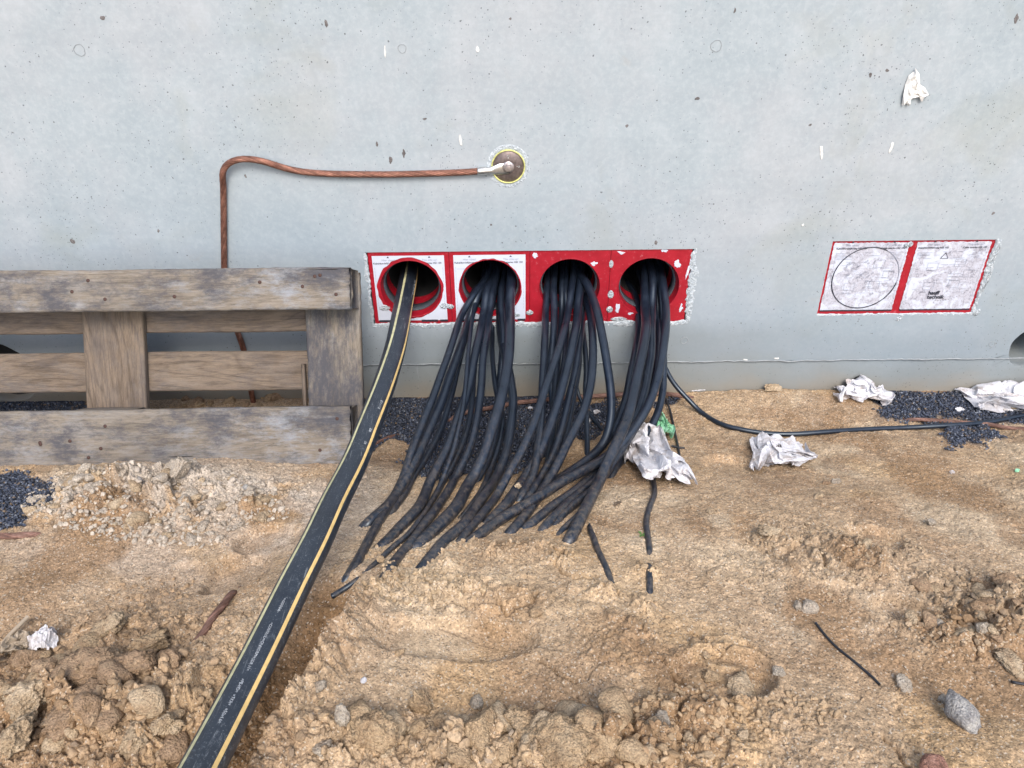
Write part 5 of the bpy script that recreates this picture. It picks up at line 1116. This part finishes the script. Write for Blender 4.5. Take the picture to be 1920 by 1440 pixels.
def scatter(pos, size, variants, cols, seed, flat=(1, 1), embed=.15, tilt=.8):
    rg = np.random.default_rng(seed); mb = MB(); n = len(pos)
    vi = rg.integers(0, len(variants), n)
    a, b, c = rg.uniform(-tilt, tilt, n), rg.uniform(-tilt, tilt, n), rg.uniform(0, 2*math.pi, n)
    for v in range(len(variants)):
        idx = np.where(vi == v)[0]
        if not len(idx): continue
        V0, F0 = variants[v]; ca, sa, cb, sb, cc_, sc_ = np.cos(a[idx]), np.sin(a[idx]), np.cos(b[idx]), np.sin(b[idx]), np.cos(c[idx]), np.sin(c[idx])
        x, y, z = V0[:, 0][None], V0[:, 1][None], V0[:, 2][None]
        y1 = y*ca[:, None]-z*sa[:, None]; z1 = y*sa[:, None]+z*ca[:, None]; x2 = x*cb[:, None]+z1*sb[:, None]; z2 = -x*sb[:, None]+z1*cb[:, None]
        x3 = x2*cc_[:, None]-y1*sc_[:, None]; y3 = x2*sc_[:, None]+y1*cc_[:, None]
        Q = np.stack([x3, y3, z2], -1)*size[idx][:, None, None]+pos[idx][:, None, :]; nvx = len(V0)
        F = (F0[None]+(np.arange(len(idx))*nvx)[:, None, None]).reshape(-1, 3)
        mb.add(Q.reshape(-1, 3), F, np.repeat(cols[idx], nvx, axis=0))
    return mb
cr_var = [rock(300+i, 1, 7, 20, 0, (1, random.uniform(.6, 1), random.uniform(.45, .8)), .4, .8) for i in range(8)]
cr_var2 = [rock(320+i, 3, 8, 40, .10, (1, random.uniform(.6, 1), random.uniform(.4, .8)), .35, .8) for i in range(8)]
rg = np.random.default_rng(5)
n = 85000; d = rg.uniform(0.0, 1.42, n); x = .26+rg.uniform(-1, 1, n)*np.interp(d, [0, 1.45], [1.6, .82]); y = -d
rm = rough_mask(x, y); sm = smooth_mask(x, y); gm = grav_mask(x, y); cl = fbm(x, y, .10, 3, 400)
cz_ = gauss(x, y, (.32, -.42), .30, .15)
dbk, sbk, _t = seg_dist(x, y, bank); rm = np.maximum(np.maximum(rm, .8*end_mask(x, y)), .9*np.exp(-(dbk/.04)**2)*(sbk > 0))
keep = rg.uniform(0, 1, n) < np.clip(.10+.8*rm+.45*cl, .02, 1)*(1-.93*sm)*(1-.95*gm)*(1-.6*cz_); x, y = x[keep], y[keep]; n = len(x)
em_ = end_mask(x, y); sz = .0011+.0085*rg.uniform(0, 1, n)**4*(.40+1.0*np.maximum(rough_mask(x, y), .5*em_)); z = hfull(x, y)+sz*.15
gc = ground_color(x, y)*rg.uniform(.75, 1.12, (n, 1))*np.where(rg.uniform(0, 1, (n, 1)) < .05, np.array([[.8, .85, .95]]), 1)
big = sz > .0035
mb = scatter(np.stack([x, y, z], 1)[~big], sz[~big], cr_var, gc[~big], 6); o = mb.build('soil_crumbs', MCR, None, False); tag(o, 'loose crumbs of sand and fine grit strewn over the soil', 'grit', kind='stuff')
ex = []
for (px_, py_, rx, ry), m_, smin, smax, cc_ in [((290, 950, 250, 75), 1500, .0025, .0085, (.47, .41, .34)), ((1830, 1140, 150, 80), 500, .0025, .007, (.40, .30, .20)), ((190, 1330, 290, 120), 450, .003, .010, (.37, .265, .17)),
        ((1000, 1400, 420, 60), 260, .003, .010, (.43, .315, .20)), ((350, 1130, 160, 60), 250, .0025, .007, (.38, .27, .17)), ((1560, 1060, 200, 70), 350, .002, .005, (.43, .33, .22)), ((1370, 1340, 200, 50), 260, .0025, .008, (.41, .30, .19)), ((850, 1035, 190, 26), 420, .002, .0065, (.43, .32, .21)), ((690, 1080, 70, 40), 200, .002, .007, (.41, .30, .19)), ((760, 1110, 150, 40), 260, .002, .007, (.44, .33, .21))]:
    q_ = np.sqrt(rg.uniform(0, 1, m_)); a_ = rg.uniform(0, 2*math.pi, m_)
    W_ = np.array([gnd(px_+rx*u_*math.cos(t_), py_+ry*u_*math.sin(t_))[:2] for u_, t_ in zip(q_, a_)])
    s_ = smin+(smax-smin)*rg.uniform(0, 1, m_)**2.4; ex.append((W_, s_, np.array(cc_)*rg.uniform(.75, 1.15, (m_, 1))))
ex_p = np.concatenate([e[0] for e in ex]); ex_s = np.concatenate([e[1] for e in ex]); ex_c = np.concatenate([e[2] for e in ex])
kk = (smooth_mask(ex_p[:, 0], ex_p[:, 1]) < .25) & (ex_p[:, 1] < -.012); ex_p, ex_s, ex_c = ex_p[kk], ex_s[kk], ex_c[kk]
ex_z = hfull(ex_p[:, 0], ex_p[:, 1])+ex_s*.2
mb = scatter(np.concatenate([np.stack([x, y, z], 1)[big], np.stack([ex_p[:, 0], ex_p[:, 1], ex_z], 1)]), np.concatenate([sz[big], ex_s]), cr_var2, np.concatenate([gc[big], ex_c]), 7); o = mb.build('small_clods', MCR, None, True); tag(o, 'small clods and pebbles strewn over the sand', 'clods', kind='stuff')
# crushed stone
P_ = []
for g_ in GRAV:
    w_ = np.array([gnd(*p)[:2] for p in g_]); lo, hi = w_.min(0)-.05, np.minimum(w_.max(0)+.05, [9, -.006]); ar = (hi[0]-lo[0])*(hi[1]-lo[1]); m = int(ar*62000)
    q = np.stack([rg.uniform(lo[0], hi[0], m), rg.uniform(lo[1], hi[1], m)], 1); P_.append(q)
P_ = np.concatenate(P_); gm = grav_mask(P_[:, 0], P_[:, 1]); P_ = P_[(rg.uniform(0, 1, len(P_)) < gm*(.93-.30*sstep(.1, .6, fbm(P_[:, 0], P_[:, 1], .08, 3, 61)))) & (P_[:, 0] > -1.5) & (P_[:, 0] < 2.0)]
n = len(P_); print('gravel', n)
sz = rg.uniform(.0020, .0044, n); z = hfull(P_[:, 0], P_[:, 1], False)+sz*.3+rg.uniform(-.001, .004, n)
tone = rg.uniform(.45, 1.6, (n, 1))**1.3; cg = np.array([[.034, .043, .066]])*tone; cg = np.where(rg.uniform(0, 1, (n, 1)) < .07, np.array([[.17, .19, .23]]), cg); cg = np.where(rg.uniform(0, 1, (n, 1)) < .05, np.array([[.16, .115, .075]]), cg)
gv_var = [rock(340+i, 1, 6, 16, 0, (1, random.uniform(.6, .95), random.uniform(.4, .75))) for i in range(8)]
mb = scatter(np.stack([P_[:, 0], P_[:, 1], z], 1), sz, gv_var, cg, 8, tilt=1.2); o = mb.build('crushed_stone', MGV, None, False); tag(o, 'dark blue-grey crushed stone along the wall foot', 'gravel', kind='stuff')
# ------------------------------------------------------------------ crumpled film and paper
def tri_wave(v): return 1-2*np.abs(2*(v-np.floor(v+.5)))
def crumple(px, py, wpx, hpx, hgt, seed, mt, name, label, cat, parent=None, fold=1.3, nn=130, rot=0., lift=0, yoff=0, lobes=.35):
    """a sheet of thin film scrunched up: straight creases of falling size fold it over itself"""
    p = surf(px, py, 0); sc = np.linalg.norm(p-CAM)/F_PX; rx = wpx/2*sc*.80
    pa = gnd(px, py-hpx/2); pb = gnd(px, py+hpx/2); ry = max(abs(pb[1]-pa[1])/2*.8, rx*.45)
    rg = np.random.default_rng(seed); U_, V2 = np.meshgrid(np.linspace(-1, 1, nn), np.linspace(-1, 1, nn)); q = np.maximum(np.abs(U_), np.abs(V2)); rr = np.hypot(U_, V2)+1e-9
    ux, uy = U_*q/rr, V2*q/rr; ang = np.arctan2(uy, ux); rad = np.hypot(ux, uy)
    k_ = rg.uniform(-1, 1, 12); lob = 1+lobes*np.interp(ang, np.linspace(-math.pi, math.pi, 13), np.append(k_, k_[0]))
    Q = np.stack([ux*lob, uy*lob, (1-rad**2)*.5], -1); S_ = np.stack([ux, uy], -1)*1.0
    for n_, fr, am in ((3, .8, .26), (7, 1.9, .30), (9, 3.6, .17), (7, 7.5, .055)):
        for _ in range(n_):
            a = rg.uniform(0, 2*math.pi); d_ = rg.normal(size=3); d_ /= np.linalg.norm(d_); d_[2] = abs(d_[2])*.9+.25
            f_ = fr*rg.uniform(.6, 1.4); v = (S_[..., 0]*math.cos(a)+S_[..., 1]*math.sin(a))*f_/2+rg.uniform()
            w_ = tri_wave(v)*am/math.sqrt(n_)*1.9*fold*sstep(-.5, .25, vn(ux+_, uy-_, .8, seed*7+_+int(fr*10)))
            Q = Q+w_[..., None]*d_; b = rg.uniform(0, 2*math.pi); S_ = S_+w_[..., None]*np.array([math.cos(b), math.sin(b)])*.5
    z = Q[..., 2]; z = z-np.percentile(z, 3); z = np.clip(z/np.percentile(z, 98), -.05, 1.25)*(.45+.55*(1-rad**4))
    x, y_ = Q[..., 0], Q[..., 1]; x = x-x.mean(); y_ = y_-y_.mean(); x = x/np.percentile(np.abs(x), 93); y_ = y_/np.percentile(np.abs(y_), 93)
    x = np.tanh(x*.95)/.74; y_ = np.tanh(y_*.95)/.74
    x, y_ = x*math.cos(rot)-y_*math.sin(rot), x*math.sin(rot)+y_*math.cos(rot)
    X_ = p[0]+x*rx; Y_ = np.minimum(p[1]+yoff+y_*ry, -.004); hz = hfull(X_.ravel(), Y_.ravel(), False).reshape(X_.shape)
    V_ = np.stack([X_, Y_, np.maximum(hz+.001, p[2]*.4+hz*.6)+z*hgt+lift], -1).reshape(-1, 3)-p
    o = link(name, mesh_np(name, V_, grid_faces(nn, nn), mt, False), parent, tuple(p))
    if label: tag(o, label, cat)
    return o
MFI = m_film('white_plastic_film', (.62, .62, .65), (.38, .34, .32), 26)
gf = crumple(1238, 824, 34, 46, .045, 12, MFG, 'green_film', 'small green plastic film sticking up behind the crumpled white one', 'plastic film', lift=.006)
crumple(1218, 870, 108, 108, .060, 21, MFI, 'crumpled_film', 'crumpled white film at the foot of the cable bundles', 'plastic film', lift=.012, yoff=-.015)
crumple(1462, 850, 132, 64, .050, 16, MFI, 'crumpled_film', 'crumpled white film in the middle of the sand, below the long cable', 'plastic film')
crumple(1610, 742, 100, 46, .050, 12, MFI, 'crumpled_film', 'crumpled white film against the wall, left of the dark stone patch', 'plastic film', yoff=-.01)
crumple(1888, 752, 150, 60, .055, 18, MFI, 'crumpled_film', 'large crumpled white film at the right edge on the dark stone', 'plastic film', yoff=-.01)
crumple(82, 1212, 46, 44, .035, 15, MFI, 'white_rag', 'small white rag in the soil at the left', 'rag', fold=.9)
crumple(44, 1212, 56, 50, .030, 16, MFL2, 'grey_rag', 'greyish brown rag twisted beside the white one at the left', 'rag', fold=1.3)
laid([(0, 1218, .8), (20, 1202, 1.4), (40, 1188, 2), (60, 1172, 2.5)], .007, 'twine', 'brown twine leading from the grey rag to the left edge', 'twine', MFL2)
def chip_of(px, py, w_, h_, th_, rotz, mt, name, label, cat, tilt=0, lift=.0):
    p = surf(px, py, 0); rg = np.random.default_rng(int(px)); nn = 10
    gx, gz = np.meshgrid(np.linspace(-1, 1, nn), np.linspace(-1, 1, nn)); a = gx*w_/2*(1-.25*np.clip(gz, 0, 1)); b = gz*h_/2
    a = a*(1+.08*rg.normal(size=a.shape)*(np.abs(gx) > .9)); zz = th_*(1-gx**2*.4)+.0012*rg.normal(size=a.shape)
    top = np.stack([a, b, zz], -1).reshape(-1, 3); bot = np.stack([a, b, zz-.0022], -1).reshape(-1, 3)
    V_ = np.concatenate([top, bot]); F_ = grid_faces(nn, nn); m = nn*nn; F_ = np.concatenate([F_, F_[:, ::-1]+m])
    rim = [i for i in range(nn)]+[nn*j+nn-1 for j in range(1, nn)]+[nn*(nn-1)+i for i in range(nn-2, -1, -1)]+[nn*j for j in range(nn-2, 0, -1)]
    F_ = np.concatenate([F_, np.array([[rim[i], rim[i]+m, rim[(i+1) % len(rim)]+m, rim[(i+1) % len(rim)]] for i in range(len(rim))])])
    o = link(name, mesh_np(name, V_@rotm(tilt, 0, rotz).T, F_, mt, False), None, (p[0], p[1], p[2]+lift)); tag(o, label, cat)
chip_of(1318, 729, .068, .014, .005, .10, MFI, 'paper_strip', 'flat strip of grey paper on the gravel by the wall', 'paper', .5, .006)
chip_of(1448, 733, .048, .022, .008, -.05, MCL2, 'wood_wedge', 'small pale wedge against the foot of the wall', 'wedge', .6, .006)
chip_of(1157, 949, .018, .005, .003, .5, MW2, 'wood_splinter', 'short pale splinter on the sand right of the bundles', 'splinter', 0, .002)
chip_of(1798, 771, .022, .014, .003, .3, MFI, 'paper_scrap', 'white scrap on the dark stone at the right', 'paper', .1, .006)
chip_of(1118, 776, .018, .012, .003, .6, MFI, 'paper_scrap', 'larger white scrap on the dark stone behind the cables', 'paper', .3, .006)
chip_of(1100, 792, .020, .012, .003, -.4, MFI, 'paper_scrap', 'white scrap half hidden behind a thin cable', 'paper', .3, .006)
chip_of(994, 769, .012, .006, .003, .2, MFI, 'paper_scrap', 'tiny white scrap below the copper wire', 'paper', 0, .006)
chip_of(1788, 877, .010, .008, .003, .2, MFI, 'paper_scrap', 'tiny white scrap on the sand below the right stone patch', 'paper', 0, .002)
chip_of(1909, 878, .012, .008, .002, .8, MFG, 'green_scrap', 'tiny green scrap at the right edge', 'scrap', 0, .002)
# sprout
p = surf(1203, 1008, 0); mb = MB()
for a, l in ((.3, .012), (2.2, .010), (4.1, .009), (5.2, .007)):
    t = np.linspace(0, 1, 6); c_ = np.stack([np.cos(a)*t*l, np.sin(a)*t*l, .002+.006*t-.004*t*t], 1); wd = .0022*np.sin(math.pi*t)[:, None]; nrm = np.array([-math.sin(a), math.cos(a), 0])
    mb.add(np.concatenate([c_-nrm*wd, c_+nrm*wd]), np.array([[i, i+1, i+7, i+6] for i in range(5)]))
mb.build('sprout', plain('leaf_green', (.07, .16, .03), .6, bmp=0), None, loc=tuple(p)); tag(bpy.data.objects['sprout'], 'tiny green sprout beside the half-buried thin cable', 'plant')

# ------------------------------------------------------------------ what shows inside the two round wall openings
c, r = HOLES[0]; a_ = empty('drain_pipe', (c[0], .05, c[2])); tag(a_, 'dark round pipe end inside the wall opening at the left, behind the pallet', 'pipe')
mb = MB(); mb.add(*revolve(-.02, -.035, [(.068, .0), (.068, .25)], 40)); mb.add(*revolve(-.02, -.035, [(.068, 0), (.062, -.002), (.060, .002), (.060, .25)], 40)); mb.build('pipe_end', MBLK, a_)
mb = MB(); mb.add(*revolve(-.02, -.035, [(.060, .03), (.0005, .03)], 30)); mb.build('pipe_plug', MGRIM, a_)
V_, F_ = rock(77, 4, 7, 14, .15, (1.3, .7, .5)); o = link('crumpled_liner', mesh_np('crumpled_liner', V_*.04, F_, MGRIM, True), None, (c[0]-.02, .08, c[2]+.055)); tag(o, 'grey lump stuffed above the dark pipe end in the left opening', 'lump')
mb = MB(); mb.add(*revolve(0, 0, [(.0995, -.01), (.0005, -.012)], 40)); mb.build('shade_disc', MDARK, a_)  # added near-black disc that paints the shade inside the opening
c, r = HOLES[1]; b_ = empty('drain_pipe', (c[0], .12, c[2])); tag(b_, 'dark pipe end inside the round wall opening cut by the right edge', 'pipe')
mb = MB(); mb.add(*revolve(0, .03, [(.040, 0), (.036, -.002), (.034, .2)], 32)); mb.build('pipe_end', MBLK, b_)
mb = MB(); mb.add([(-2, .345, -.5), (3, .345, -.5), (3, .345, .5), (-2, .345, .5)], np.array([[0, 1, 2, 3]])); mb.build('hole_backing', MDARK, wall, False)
print('objects', len(bpy.data.objects))
